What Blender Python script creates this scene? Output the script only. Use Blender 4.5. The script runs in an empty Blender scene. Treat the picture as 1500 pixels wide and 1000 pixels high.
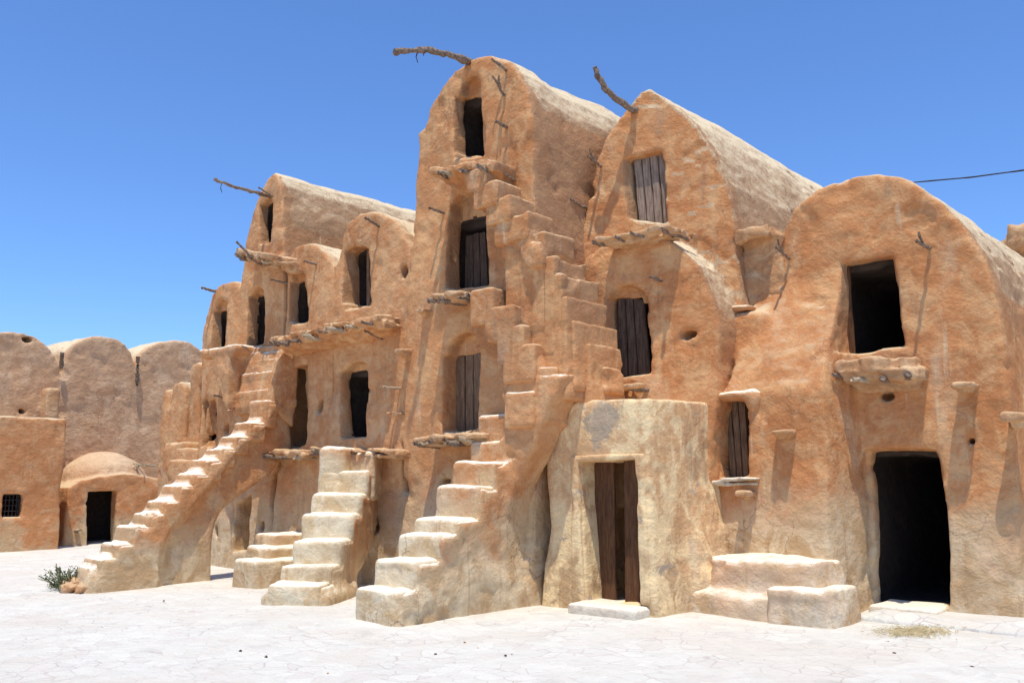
import bpy, math, random, time
import numpy as np
T0 = time.time()
rng = random.Random(7)
C = bpy.context.scene.collection
SC = bpy.context.scene

# ---------------------------------------------------------------- camera, sky, sun, exposure
# world: x runs along the granary front, y goes into the building, z up
FPX = 1300.0; TH = math.atan(200 / FPX); EYE = 1.6; CAMY = -11.1632
YAW = math.radians(42.2112)
cam = bpy.data.cameras.new('camera'); co = bpy.data.objects.new('camera', cam); C.objects.link(co)
co.location = (0, CAMY, EYE); co.rotation_euler = (math.pi / 2 + TH, 0, YAW)
cam.sensor_width = 36; cam.lens = FPX / 1500 * 36; cam.clip_end = 3000; cam.clip_start = .05
SC.camera = co
SUN = np.array([.17, -.22, 1.0]); SUN /= np.linalg.norm(SUN)          # towards the sun
w = bpy.data.worlds.new('World'); SC.world = w; w.use_nodes = True
wn = w.node_tree.nodes; bg = wn['Background']
sky = wn.new('ShaderNodeTexSky'); sky.sky_type = 'NISHITA'; sky.sun_disc = False
sky.sun_elevation = math.asin(SUN[2]); sky.sun_rotation = math.atan2(SUN[0], SUN[1])
sky.air_density = 1.0; sky.dust_density = .6; sky.ozone_density = 2.2; sky.altitude = 300
tint = wn.new('ShaderNodeMix'); tint.data_type = 'RGBA'; tint.blend_type = 'MULTIPLY'; tint.inputs[0].default_value = 1
tint.inputs[7].default_value = (.72, 1.01, 1.42, 1)                      # clear dry desert air: a deeper blue
w.node_tree.links.new(sky.outputs[0], tint.inputs[6]); w.node_tree.links.new(tint.outputs[2], bg.inputs[0]); bg.inputs[1].default_value = .15
sl = bpy.data.lights.new('sun', 'SUN'); sl.energy = 4.6; sl.angle = math.radians(.5); sl.color = (1, .93, .80)
so = bpy.data.objects.new('sun', sl); C.objects.link(so); so.location = (5, -20, 30)
import mathutils
so.rotation_euler = mathutils.Vector(SUN.tolist()).to_track_quat('Z', 'Y').to_euler()
SC.view_settings.view_transform = 'Standard'; SC.view_settings.look = 'None'
SC.view_settings.exposure = -.03; SC.view_settings.gamma = 1

# ---------------------------------------------------------------- surveying: photo point -> place on a known plane
CAM = np.array([0, CAMY, EYE]); sy, cy = math.sin(YAW), math.cos(YAW)
Fv = np.array([-sy, cy]); Rv = np.array([cy, sy])
def ray(px, py):
    r = (px - 750) / FPX; u = (500 - py) / FPX
    f = math.cos(TH) - u * math.sin(TH); z = math.sin(TH) + u * math.cos(TH)
    d = Fv * f + Rv * r
    return np.array([d[0], d[1], z])
def P(px, py, y=0.0):
    """x, z on a wall whose front is y (number or function of x)"""
    d = ray(px, py); g = y if callable(y) else (lambda x: y)
    x = -8.0
    for _ in range(12):
        t = (float(g(x)) - CAM[1]) / d[1]; x = CAM[0] + d[0] * t
    return (x, EYE + d[2] * t)
def P3(px, py, y=0.0):
    x, z = P(px, py, y); yy = y(x) if callable(y) else y
    return np.array([x, float(yy), z])
def G(px, py, z=0.0):
    d = ray(px, py); t = (z - EYE) / d[2]
    return (CAM[0] + d[0] * t, CAM[1] + d[1] * t)
def X(px, py, x):
    d = ray(px, py); t = x / d[0]
    return (CAM[1] + d[1] * t, EYE + d[2] * t)
def PL(px, py, A, a):
    """s, z on a vertical plane through A with plan direction a"""
    d = ray(px, py); n = np.array([-a[1], a[0]])
    t = float(np.dot(np.array(A) - CAM[:2], n) / np.dot(d[:2], n))
    q = CAM[:2] + d[:2] * t
    return (float(np.dot(q - np.array(A), a)), EYE + d[2] * t)
def poly(pts, y=0.0): return [P(px, py, y) for px, py in pts]

# ---------------------------------------------------------------- noise and distance functions (numpy)
_r = np.random.default_rng(3)
LAT = _r.uniform(-1, 1, (64, 64, 64)).astype(np.float32)
def vnoise(p, f, off=0.0):
    q = p * np.float32(f) + np.float32(off); i = np.floor(q); t = q - i; t = t * t * (3 - 2 * t)
    i = i.astype(np.int64) & 63; j = (i + 1) & 63
    x0, y0, z0 = i[:, 0], i[:, 1], i[:, 2]; x1, y1, z1 = j[:, 0], j[:, 1], j[:, 2]
    a, b, c = t[:, 0], t[:, 1], t[:, 2]
    L = LAT
    c00 = L[x0, y0, z0] * (1 - a) + L[x1, y0, z0] * a
    c10 = L[x0, y1, z0] * (1 - a) + L[x1, y1, z0] * a
    c01 = L[x0, y0, z1] * (1 - a) + L[x1, y0, z1] * a
    c11 = L[x0, y1, z1] * (1 - a) + L[x1, y1, z1] * a
    return (c00 * (1 - b) + c10 * b) * (1 - c) + (c01 * (1 - b) + c11 * b) * c
def adobe_noise(p, k=1.0):
    return k * (.040 * vnoise(p, .9, 5) + .020 * vnoise(p, 2.3, 11) + .009 * vnoise(p * np.array([1, 1, 1.5], np.float32), 5.6, 23)
                + .0065 * vnoise(p, 12.0, 31) + .16 * np.clip(vnoise(p, 2.1, 41) + .35 * vnoise(p, 7.0, 43) - .60, 0, .16))
def smin(a, b, k):
    h = np.clip(.5 + .5 * (b - a) / k, 0, 1); return b * (1 - h) + a * h - k * h * (1 - h)
def smax(a, b, k): return -smin(-a, -b, k)
def poly2(u, v, pts):
    """signed distance to a 2D polygon"""
    n = len(pts); d = np.full(u.shape, 1e9, np.float32); s = np.ones(u.shape, np.float32)
    for i in range(n):
        ax, ay = pts[i]; bx, by = pts[i - 1]
        ex, ey = bx - ax, by - ay; wx, wy = u - ax, v - ay
        t = np.clip((wx * ex + wy * ey) / (ex * ex + ey * ey + 1e-12), 0, 1)
        qx, qy = wx - ex * t, wy - ey * t
        d = np.minimum(d, qx * qx + qy * qy)
        c1 = v >= ay; c2 = v < by; c3 = ex * wy > ey * wx
        flip = (c1 & c2 & c3) | (~c1 & ~c2 & ~c3)
        s = np.where(flip, -s, s)
    return s * np.sqrt(d)
def box(x0, x1, y0, y1, z0, z1, r=.05):
    c = np.array([(x0 + x1) / 2, (y0 + y1) / 2, (z0 + z1) / 2], np.float32)
    h = np.array([abs(x1 - x0) / 2 - r, abs(y1 - y0) / 2 - r, abs(z1 - z0) / 2 - r], np.float32)
    def f(p):
        q = np.abs(p - c) - h
        return np.sqrt((np.maximum(q, 0) ** 2).sum(1)) + np.minimum(q.max(1), 0) - r
    return f
def obox(A, a, s0, s1, w0, w1, z0, z1, r=.05):
    """box in a rotated plan frame: s along a, w to the right of a"""
    b = box(s0, s1, w0, w1, z0, z1, r)
    return lambda p: b(frame(p, A, a))
def frame(p, A, a):
    dx = p[:, 0] - np.float32(A[0]); dy = p[:, 1] - np.float32(A[1])
    return np.stack([dx * a[0] + dy * a[1], dx * a[1] - dy * a[0], p[:, 2]], 1).astype(np.float32)
def prism_y(pts, y0, y1, k=.06):
    """polygon in x,z pushed through y; y0 may be a function g(x,z)"""
    def f(p):
        d = poly2(p[:, 0], p[:, 2], pts)
        g = y0(p[:, 0], p[:, 2]) if callable(y0) else y0
        return smax(d, np.maximum(g - p[:, 1], p[:, 1] - y1), k)
    return f
def prism_x(pts, x0, x1, k=.06):
    def f(p):
        d = poly2(p[:, 1], p[:, 2], pts)
        return smax(d, np.maximum(x0 - p[:, 0], p[:, 0] - x1), k)
    return f
def prism_s(pts, A, a, w0, w1, k=.05):
    def f(p):
        q = frame(p, A, a)
        return smax(poly2(q[:, 0], q[:, 2], pts), np.maximum(w0 - q[:, 1], q[:, 1] - w1), k)
    return f
def ell(c, r):
    c = np.array(c, np.float32); r = np.array(r, np.float32)
    def f(p):
        q = (p - c) / r; l = np.sqrt((q * q).sum(1)) + 1e-6
        return (l - 1) * l / (np.sqrt(((q / r) ** 2).sum(1)) + 1e-6)
    return f
def union(*fs, k=.05):
    def f(p):
        d = fs[0](p)
        for g in fs[1:]: d = smin(d, g(p), k)
        return d
    return f
def minus(a, *fs, k=.04):
    def f(p):
        d = a(p)
        for g in fs: d = smax(d, -g(p), k)
        return d
    return f

def surface(sdf, lo, hi, vox, amp=1.0, noise=adobe_noise):
    """evaluate near the surface only, then surface nets -> verts, quads"""
    lo = np.array(lo, float); hi = np.array(hi, float); B = 8
    nb = np.maximum(np.ceil((hi - lo) / (vox * B)).astype(int), 1); n = nb * B
    D = np.empty(tuple(n), np.float32)
    gi = np.stack(np.meshgrid(*[np.arange(k) for k in nb], indexing='ij'), -1).reshape(-1, 3)
    cen = (lo + (gi * B + (B - 1) / 2) * vox).astype(np.float32)
    dc = np.concatenate([sdf(cen[i:i + 200000]) for i in range(0, len(cen), 200000)])
    Db = np.repeat(np.repeat(np.repeat(dc.reshape(tuple(nb)), B, 0), B, 1), B, 2)
    D[:] = Db
    act = np.where(np.abs(dc) < vox * B * .88 + .1 * amp + .05)[0]
    loc = np.stack(np.meshgrid(*[np.arange(B)] * 3, indexing='ij'), -1).reshape(-1, 3)
    for i in range(0, len(act), 300):
        a = act[i:i + 300]
        idx = (gi[a][:, None, :] * B + loc[None]).reshape(-1, 3)
        p = (lo + idx * vox).astype(np.float32)
        d = sdf(p)
        if amp: d = d + noise(p, amp)
        D[idx[:, 0], idx[:, 1], idx[:, 2]] = d
    for ax in range(3):                                       # close at the border
        s = [slice(None)] * 3; s[ax] = 0; D[tuple(s)] = np.maximum(D[tuple(s)], vox * .5)
        s[ax] = -1; D[tuple(s)] = np.maximum(D[tuple(s)], vox * .5)
    S = D < 0
    c = np.zeros(tuple(n - 1), np.uint8)
    cs = [(i, j, k) for i in (0, 1) for j in (0, 1) for k in (0, 1)]
    sl_ = lambda o, m: tuple(slice(o[t], m[t] - 1 + o[t]) for t in range(3))
    for o in cs: c += S[sl_(o, n)]
    A = np.argwhere((c > 0) & (c < 8))
    vid = np.full(tuple(n - 1), -1, np.int64); vid[A[:, 0], A[:, 1], A[:, 2]] = np.arange(len(A))
    val = {o: D[A[:, 0] + o[0], A[:, 1] + o[1], A[:, 2] + o[2]] for o in cs}
    acc = np.zeros((len(A), 3)); cnt = np.zeros(len(A))
    for o in cs:
        for ax in range(3):
            if o[ax] == 0:
                q = list(o); q[ax] = 1; q = tuple(q)
                d0, d1 = val[o], val[q]; m = (d0 < 0) != (d1 < 0)
                t = np.where(m, d0 / np.where(m, d0 - d1, 1), 0)
                pt = np.tile(np.array(o, float), (len(A), 1)); pt[:, ax] = t
                acc += pt * m[:, None]; cnt += m
    V = lo + (A + acc / cnt[:, None]) * vox
    Fs = []
    for ax in range(3):
        o1, o2 = [(1, 2), (2, 0), (0, 1)][ax]
        a = [slice(None)] * 3; b = [slice(None)] * 3
        a[ax] = slice(0, -1); b[ax] = slice(1, None)
        s0, s1 = S[tuple(a)], S[tuple(b)]
        E = np.argwhere(s0 != s1)
        ok = (E[:, o1] > 0) & (E[:, o2] > 0) & (E[:, o1] < n[o1] - 1) & (E[:, o2] < n[o2] - 1); E = E[ok]
        def vv(da, db):
            q = E.copy(); q[:, o1] -= da; q[:, o2] -= db; return vid[q[:, 0], q[:, 1], q[:, 2]]
        Q = np.stack([vv(1, 1), vv(0, 1), vv(0, 0), vv(1, 0)], 1)
        inn = s0[E[:, 0], E[:, 1], E[:, 2]]
        Q[~inn] = Q[~inn][:, ::-1]
        Fs.append(Q)
    return V, np.concatenate(Fs)

# ---------------------------------------------------------------- objects
def new_mesh(name, V, F, m, parent=None, smooth=True):
    V = np.asarray(V, float)
    if parent is not None: V = V - np.array(parent_world(parent))
    me = bpy.data.meshes.new(name)
    if isinstance(F, np.ndarray):
        me.vertices.add(len(V)); me.vertices.foreach_set('co', V.astype(np.float32).ravel())
        me.loops.add(F.size); me.loops.foreach_set('vertex_index', F.astype(np.int32).ravel())
        me.polygons.add(len(F)); me.polygons.foreach_set('loop_start', np.arange(0, F.size, F.shape[1], dtype=np.int32))
        me.update(calc_edges=True)
    else:
        me.from_pydata([tuple(v) for v in V], [], F)
    me.polygons.foreach_set('use_smooth', [smooth] * len(me.polygons)); me.update()
    me.materials.append(m)
    o = bpy.data.objects.new(name, me); C.objects.link(o)
    if parent is not None: o.parent = parent
    return o
def parent_world(o):
    v = [0, 0, 0]
    while o is not None:
        v = [v[i] + o.location[i] for i in range(3)]; o = o.parent
    return v
def compact(V, F):
    u, inv = np.unique(F, return_inverse=True); return V[u], inv.reshape(F.shape)
def thing(name, label, cat, loc, group=None):
    o = bpy.data.objects.new(name, None); C.objects.link(o); o.location = [float(v) for v in loc]
    o.empty_display_size = .3; o['label'] = label; o['category'] = cat
    if group: o['group'] = group
    return o
def tag(o, label, cat, group=None):
    o['label'] = label; o['category'] = cat
    if group: o['group'] = group
    return o
def clay(name, sdf, lo, hi, vox, m, parent=None, amp=1.0, noise=adobe_noise):
    V, F = surface(sdf, lo, hi, vox, amp, noise); return new_mesh(name, V, F, m, parent)

# ---------------------------------------------------------------- materials
def mat(name):
    m = bpy.data.materials.new(name); m.use_nodes = True
    return m, m.node_tree.nodes, m.node_tree.links, m.node_tree.nodes['Principled BSDF']
def nz(n, l, vec, scale, detail=6, rough=.6, dist=0.0):
    t = n.new('ShaderNodeTexNoise'); t.inputs['Scale'].default_value = scale; t.inputs['Detail'].default_value = detail
    t.inputs['Roughness'].default_value = rough; t.inputs['Distortion'].default_value = dist
    if vec is not None: l.new(vec, t.inputs['Vector'])
    return t.outputs['Fac']
def mr(n, l, v, a, b, c=0.0, d=1.0):
    t = n.new('ShaderNodeMapRange'); t.interpolation_type = 'SMOOTHSTEP'
    l.new(v, t.inputs[0])
    for i, x in enumerate((a, b, c, d)): t.inputs[i + 1].default_value = x
    return t.outputs[0]
def mx(n, l, f, a, b, mode='MIX'):
    t = n.new('ShaderNodeMix'); t.data_type = 'RGBA'; t.blend_type = mode
    for s, v in ((t.inputs[0], f), (t.inputs[6], a), (t.inputs[7], b)):
        if isinstance(v, (int, float)): s.default_value = v
        elif isinstance(v, tuple): s.default_value = (*v, 1)
        else: l.new(v, s)
    return t.outputs[2]
def mth(n, l, op, a, b=None, clamp=False):
    t = n.new('ShaderNodeMath'); t.operation = op; t.use_clamp = clamp
    for i, v in enumerate((a, b)):
        if v is None: continue
        if isinstance(v, (int, float)): t.inputs[i].default_value = v
        else: l.new(v, t.inputs[i])
    return t.outputs[0]
def vscale(n, l, vec, s):
    t = n.new('ShaderNodeMapping'); t.inputs['Scale'].default_value = s; l.new(vec, t.inputs[0]); return t.outputs[0]
def bump(n, l, h, strength, dist, prev=None):
    t = n.new('ShaderNodeBump'); t.inputs['Strength'].default_value = strength; t.inputs['Distance'].default_value = dist
    l.new(h, t.inputs['Height'])
    if prev is not None: l.new(prev, t.inputs['Normal'])
    return t.outputs[0]

def plaster(name, base=(.60, .30, .142), light=(.69, .45, .25), dark=(.46, .20, .083), pale=(.64, .53, .38),
            side=(.38, .245, .155), low=(.45, 1.8), low_amt=.9, top_amt=.85, side_amt=.8, yellow=None, upr=(.35, .85), bk=1.0, patchy=.5, lowc=((.70, .59, .44), (.50, .35, .215))):
    earth = lambda c: tuple(x * k for x, k in zip(c, (.93, .815, .685)))
    lime = lambda c: tuple(x * k for x, k in zip(c, (1.0, .955, .83)))
    base, light, dark, side = map(earth, (base, light, dark, side)); pale = lime(pale); lowc = tuple(map(lime, lowc))
    m, n, l, b = mat(name)
    geo = n.new('ShaderNodeNewGeometry'); pos = geo.outputs['Position']; nor = geo.outputs['True Normal']
    sp = n.new('ShaderNodeSeparateXYZ'); l.new(pos, sp.inputs[0])
    sn = n.new('ShaderNodeSeparateXYZ'); l.new(nor, sn.inputs[0])
    n1 = nz(n, l, pos, .55, 5, .6, .6); n2 = nz(n, l, pos, 2.4, 8, .68, .8); n3 = nz(n, l, vscale(n, l, pos, (1, 1, 1.8)), 9, 8, .7, .4)
    n4 = nz(n, l, vscale(n, l, pos, (1, 1, .35)), 1.7, 6, .65)
    col = mx(n, l, mr(n, l, n1, .35, .70, 0, .8), base, dark)
    col = mx(n, l, mr(n, l, n2, .42, .66, 0, .9), col, light)
    col = mx(n, l, mr(n, l, n3, .50, .68, 0, .45), col, dark)
    col = mx(n, l, mr(n, l, n3, .50, .30, 0, .30), col, light)
    # washed, streaked pale plaster
    col = mx(n, l, mr(n, l, n4, .56, .74, 0, patchy), col, lime((.66, .53, .39)))
    # greyer faces that look along the row
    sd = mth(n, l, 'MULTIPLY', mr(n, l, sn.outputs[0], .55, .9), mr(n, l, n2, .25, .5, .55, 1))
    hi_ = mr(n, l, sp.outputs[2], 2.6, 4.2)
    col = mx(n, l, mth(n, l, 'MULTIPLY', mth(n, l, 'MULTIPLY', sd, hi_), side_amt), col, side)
    # dusty upper faces, with sunlight also painted in as pale colour
    # salt and lime band at the foot
    zz = mth(n, l, 'ADD', sp.outputs[2], mth(n, l, 'MULTIPLY', mth(n, l, 'SUBTRACT', n1, .5), -3.4))
    zz = mth(n, l, 'ADD', zz, mth(n, l, 'MULTIPLY', mth(n, l, 'SUBTRACT', n2, .5), -2.2))
    lowm = mth(n, l, 'MULTIPLY', mr(n, l, zz, low[1], low[0]), low_amt)
    lowc = mx(n, l, mr(n, l, n2, .38, .62), *lowc)
    col = mx(n, l, lowm, col, lowc)
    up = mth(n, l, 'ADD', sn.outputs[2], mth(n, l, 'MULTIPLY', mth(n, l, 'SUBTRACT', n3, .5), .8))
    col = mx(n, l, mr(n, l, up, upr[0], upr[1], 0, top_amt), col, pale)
    if yellow:
        ym = mr(n, l, mth(n, l, 'ADD', mth(n, l, 'MULTIPLY', n2, .7), mth(n, l, 'MULTIPLY', n4, .5)), .54, .69, 1, 0)
        col = mx(n, l, ym, col, yellow)
        gr = mr(n, l, nz(n, l, vscale(n, l, pos, (1, 1, 1.3)), 1.9, 10, .75, .3), .60, .635, 0, .75)
        col = mx(n, l, gr, col, (.36, .30, .25))
        sx, sz_ = P(880, 616, -2.3)            # the grey patch where the wash has flaked off above the door
        dd = n.new('ShaderNodeVectorMath'); dd.operation = 'DISTANCE'; l.new(vscale(n, l, pos, (1, 1, 1)), dd.inputs[0]); dd.inputs[1].default_value = (sx, -2.3, sz_)
        pm = mth(n, l, 'ADD', dd.outputs['Value'], mth(n, l, 'MULTIPLY', mth(n, l, 'SUBTRACT', nz(n, l, pos, 5, 8, .75), .5), .9))
        col = mx(n, l, mr(n, l, pm, .27, .20, 0, .9), col, (.42, .33, .23))
        sp2 = mr(n, l, nz(n, l, pos, 26, 4, .6), .66, .70, 0, .8)
        col = mx(n, l, sp2, col, (.25, .17, .11))
    fine = nz(n, l, pos, 34, 5, .7, .2)
    col = mx(n, l, mr(n, l, fine, .56, .74, 0, .38), col, tuple(x * .55 for x in dark))
    col = mx(n, l, mr(n, l, fine, .44, .28, 0, .30), col, tuple(min(1, x * 1.25) for x in light))
    # grey weather stains that run down the wall
    st = nz(n, l, vscale(n, l, pos, (1.3, 1.3, .42)), 1.1, 7, .7, .4)
    col = mx(n, l, mr(n, l, st, .57, .70, 0, .5), col, (.29, .20, .135))
    rs = nz(n, l, vscale(n, l, pos, (7, 7, .5)), 1.0, 5, .65, .15)
    col = mx(n, l, mth(n, l, 'MULTIPLY', mr(n, l, rs, .56, .68), mr(n, l, n1, .40, .60, 0, .45)), col, tuple(x * .62 for x in base))
    col = mx(n, l, mth(n, l, 'MULTIPLY', mr(n, l, rs, .40, .30), mr(n, l, n4, .48, .62, 0, .5)), col, lime((.66, .55, .42)))
    # hairline cracks
    vo = n.new('ShaderNodeTexVoronoi'); vo.feature = 'DISTANCE_TO_EDGE'; vo.inputs['Scale'].default_value = 1.3
    dv = n.new('ShaderNodeMix'); dv.data_type = 'VECTOR'; dv.inputs[0].default_value = .42
    nn = n.new('ShaderNodeTexNoise'); nn.inputs['Scale'].default_value = 3.0; nn.inputs['Detail'].default_value = 6; l.new(pos, nn.inputs['Vector'])
    l.new(pos, dv.inputs[4]); l.new(nn.outputs['Color'], dv.inputs[5]); l.new(dv.outputs[1], vo.inputs['Vector'])
    crk = mth(n, l, 'MULTIPLY', mr(n, l, vo.outputs['Distance'], .0, .012, 1, 0), mr(n, l, n1, .51, .60))
    col = mx(n, l, mth(n, l, 'MULTIPLY', crk, .6), col, (.25, .14, .08))
    l.new(col, b.inputs['Base Color']); b.inputs['Roughness'].default_value = .95
    b.inputs['Specular IOR Level'].default_value = .12
    h1 = nz(n, l, vscale(n, l, pos, (1.15, 1, 1.25)), 3.6, 10, .60, .18); h2 = nz(n, l, pos, 24, 6, .7, .1)
    h3 = nz(n, l, vscale(n, l, pos, (1, 1, 1.3)), 10, 5, .6, .5)
    v = bump(n, l, h1, .50 * bk, .085); v = bump(n, l, h3, .6 * bk, .032, v); v = bump(n, l, h2, .7 * bk, .012, v)
    v = bump(n, l, crk, -.8, .02, v)
    l.new(v, b.inputs['Normal'])
    return m

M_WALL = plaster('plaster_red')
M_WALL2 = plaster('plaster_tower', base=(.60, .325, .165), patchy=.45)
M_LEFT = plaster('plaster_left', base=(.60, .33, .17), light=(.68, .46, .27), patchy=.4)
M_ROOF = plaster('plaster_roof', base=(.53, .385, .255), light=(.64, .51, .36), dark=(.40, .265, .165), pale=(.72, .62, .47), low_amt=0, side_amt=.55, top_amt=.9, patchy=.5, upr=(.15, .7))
M_RAW = plaster('raw_mud_wall', base=(.62, .43, .29), light=(.72, .56, .41), dark=(.48, .30, .19), pale=(.70, .58, .44), low_amt=.2, side_amt=.0, top_amt=.4, bk=1.3)
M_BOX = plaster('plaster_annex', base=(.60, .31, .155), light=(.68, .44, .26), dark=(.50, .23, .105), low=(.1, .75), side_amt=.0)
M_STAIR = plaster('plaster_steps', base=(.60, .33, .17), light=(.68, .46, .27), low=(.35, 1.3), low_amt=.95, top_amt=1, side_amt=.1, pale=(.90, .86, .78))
M_STAIRM = plaster('plaster_lower_steps', base=(.60, .33, .17), light=(.68, .46, .27), low=(.7, 1.8), low_amt=.95, top_amt=1, side_amt=.1, pale=(.90, .86, .78), lowc=((.76, .67, .53), (.58, .42, .26)))
M_STAIRW = plaster('whitewashed_steps', base=(.62, .38, .21), light=(.72, .56, .38), low=(1.4, 2.6), low_amt=1, top_amt=1, side_amt=.1, pale=(.90, .86, .78), lowc=((.76, .67, .53), (.60, .45, .29)))
M_YEL = plaster('plaster_yellow', base=(.64, .38, .20), light=(.70, .50, .30), yellow=(.84, .63, .35), low=(.2, 1.1), patchy=.3, side_amt=.2, low_amt=.8)
M_STONE = plaster('rough_stone', base=(.57, .345, .19), light=(.68, .52, .35), dark=(.40, .22, .12), low_amt=0, top_amt=.45, side_amt=0, bk=1.2)
M_PALE = plaster('pale_lime', base=(.70, .69, .64), light=(.78, .79, .75), dark=(.58, .54, .48), pale=(.84, .81, .76), low_amt=0, top_amt=.8, side_amt=0)

def wood(name, a, b_, sc=(14, 14, 1.6), rough=.85):
    m, n, l, b = mat(name)
    tc = n.new('ShaderNodeTexCoord'); v = vscale(n, l, tc.outputs['Object'], sc)
    f1 = nz(n, l, v, 3.0, 8, .7, .6); f2 = nz(n, l, tc.outputs['Object'], 3, 4, .6)
    col = mx(n, l, mr(n, l, f1, .36, .66), a, b_); col = mx(n, l, mr(n, l, f2, .5, .75, 0, .5), col, tuple(x * .55 for x in a))
    l.new(col, b.inputs['Base Color']); b.inputs['Roughness'].default_value = rough; b.inputs['Specular IOR Level'].default_value = .2
    l.new(bump(n, l, f1, .8, .012), b.inputs['Normal']); return m
M_OLD = wood('weathered_palm_wood', (.20, .135, .095), (.36, .265, .195))
M_GREYW = wood('grey_door_boards', (.13, .072, .04), (.27, .17, .10))
M_DARKW = wood('dark_door_boards', (.055, .034, .022), (.125, .08, .055))
M_BROWN = wood('brown_door_boards', (.085, .036, .017), (.16, .075, .034))
M_STICK = wood('dry_branch', (.13, .085, .06), (.32, .235, .17), sc=(9, 9, 9))
M_PALEW = wood('bleached_branch', (.34, .25, .16), (.52, .41, .28), sc=(9, 9, 9))
def plain(name, c, r=.8, metal=0):
    m, n, l, b = mat(name); tc = n.new('ShaderNodeTexCoord'); f = nz(n, l, tc.outputs['Object'], 12, 5, .6)
    l.new(mx(n, l, mr(n, l, f, .35, .65), c, tuple(x * .65 for x in c)), b.inputs['Base Color'])
    b.inputs['Roughness'].default_value = r; b.inputs['Metallic'].default_value = metal; return m
M_DARKIN = plain('shade_painted_interior_mud', (.07, .045, .032), 1)  # room shade put into the mud colour so the doorways stay black
M_IRON = plain('dark_iron', (.04, .033, .03), .6, .6)
M_LEAF = plain('grey_green_leaf', (.13, .17, .06)); M_DRYLEAF = plain('dry_leaf', (.36, .32, .18))
M_BLUE = plain('blue_scrap', (.05, .30, .48), .5); M_STRAW = plain('straw', (.58, .46, .24)); M_WHITE = plain('white_scrap', (.7, .7, .7))

def ground_mat():
    m, n, l, b = mat('pale_flagstones')
    geo = n.new('ShaderNodeNewGeometry'); pos = geo.outputs['Position']
    nn = n.new('ShaderNodeTexNoise'); nn.inputs['Scale'].default_value = 1.3; nn.inputs['Detail'].default_value = 5; l.new(pos, nn.inputs['Vector'])
    dv = n.new('ShaderNodeMix'); dv.data_type = 'VECTOR'; dv.inputs[0].default_value = .16
    l.new(pos, dv.inputs[4]); l.new(nn.outputs['Color'], dv.inputs[5])
    vv = vscale(n, l, dv.outputs[1], (1, 1, .01))
    vo = n.new('ShaderNodeTexVoronoi'); vo.feature = 'DISTANCE_TO_EDGE'; vo.inputs['Scale'].default_value = 5.6; l.new(vv, vo.inputs['Vector'])
    vc = n.new('ShaderNodeTexVoronoi'); vc.inputs['Scale'].default_value = 5.6; l.new(vv, vc.inputs['Vector'])
    sc = n.new('ShaderNodeSeparateColor'); l.new(vc.outputs['Color'], sc.inputs[0])
    n1 = nz(n, l, pos, .8, 6, .6, .5); n2 = nz(n, l, pos, 14, 7, .7)
    col = mx(n, l, sc.outputs[0], (.68, .66, .585), (.74, .72, .64))
    col = mx(n, l, mr(n, l, sc.outputs[1], .7, .95, 0, .5), col, (.66, .60, .53))
    col = mx(n, l, mr(n, l, n1, .45, .65, 0, .6), col, (.66, .60, .51))
    col = mx(n, l, mr(n, l, n2, .55, .8, 0, .35), col, (.44, .40, .36))
    jw = mr(n, l, vo.outputs['Distance'], .0, .05, 1, 0)
    jm = mth(n, l, 'MULTIPLY', jw, mr(n, l, nz(n, l, pos, 1.7, 4, .6), .40, .66))
    col = mx(n, l, mth(n, l, 'MULTIPLY', jm, .6), col, (.42, .34, .32))
    sm = mr(n, l, nz(n, l, vscale(n, l, pos, (1, 1, 1)), 2.3, 8, .75, .8), .50, .70, 0, .3)
    col = mx(n, l, sm, col, (.40, .385, .36))
    sepz = mr(n, l, nz(n, l, pos, 60, 2, .5), .74, .78, 0, .5)
    col = mx(n, l, sepz, col, (.30, .25, .2))
    l.new(col, b.inputs['Base Color']); b.inputs['Roughness'].default_value = .85; b.inputs['Specular IOR Level'].default_value = .15
    v = bump(n, l, jm, -.7, .03); v = bump(n, l, sc.outputs[2], .35, .04, v); v = bump(n, l, nz(n, l, pos, 6, 8, .7), .9, .06, v); v = bump(n, l, n2, .35, .012, v)
    l.new(v, b.inputs['Normal']); return m
M_GROUND = ground_mat()

# ---------------------------------------------------------------- building blocks
def quad(g, tl, tr, br, bl, arch=0.0, sill=0.0):
    """opening outline on wall g from four photo points, optional arched top / bottom (metres)"""
    a, b, c, d = [P(*q, g) for q in (tl, tr, br, bl)]
    pts = [d, a]
    if arch:
        for i in range(1, 8):
            t = i / 8; pts.append((a[0] * (1 - t) + b[0] * t, a[1] * (1 - t) + b[1] * t + arch * math.sin(math.pi * t) ** .7))
    pts += [b, c]
    if sill:
        for i in range(1, 6):
            t = i / 6; pts.append((c[0] * (1 - t) + d[0] * t, c[1] * (1 - t) + d[1] * t - sill * math.sin(math.pi * t) ** .8))
    return pts
def cut(pts, g, depth, k=.03):
    """recess of a given depth into a wall whose front is g"""
    def f(p):
        gg = g(p[:, 0], p[:, 2]) if callable(g) else g
        return smax(poly2(p[:, 0], p[:, 2], pts), np.maximum(gg - .8 - p[:, 1], p[:, 1] - gg - depth), k)
    return f
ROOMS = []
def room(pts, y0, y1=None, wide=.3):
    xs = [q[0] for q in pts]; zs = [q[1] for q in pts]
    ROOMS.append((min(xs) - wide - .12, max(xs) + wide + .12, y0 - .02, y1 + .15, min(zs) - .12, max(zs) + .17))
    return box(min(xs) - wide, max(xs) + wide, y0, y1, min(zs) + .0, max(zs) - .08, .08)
def opening(cuts, g, pts, depth=.4, wide=.3, deep=2.4):
    gc = max(float(np.ravel(g(np.array([q[0]]), np.array([q[1]])))[0]) for q in pts) if callable(g) else g
    cuts.append(cut(pts, g, depth + (.1 if not callable(g) else .35))); cuts.append(room(pts, gc + depth, gc + depth + deep, wide))
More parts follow.
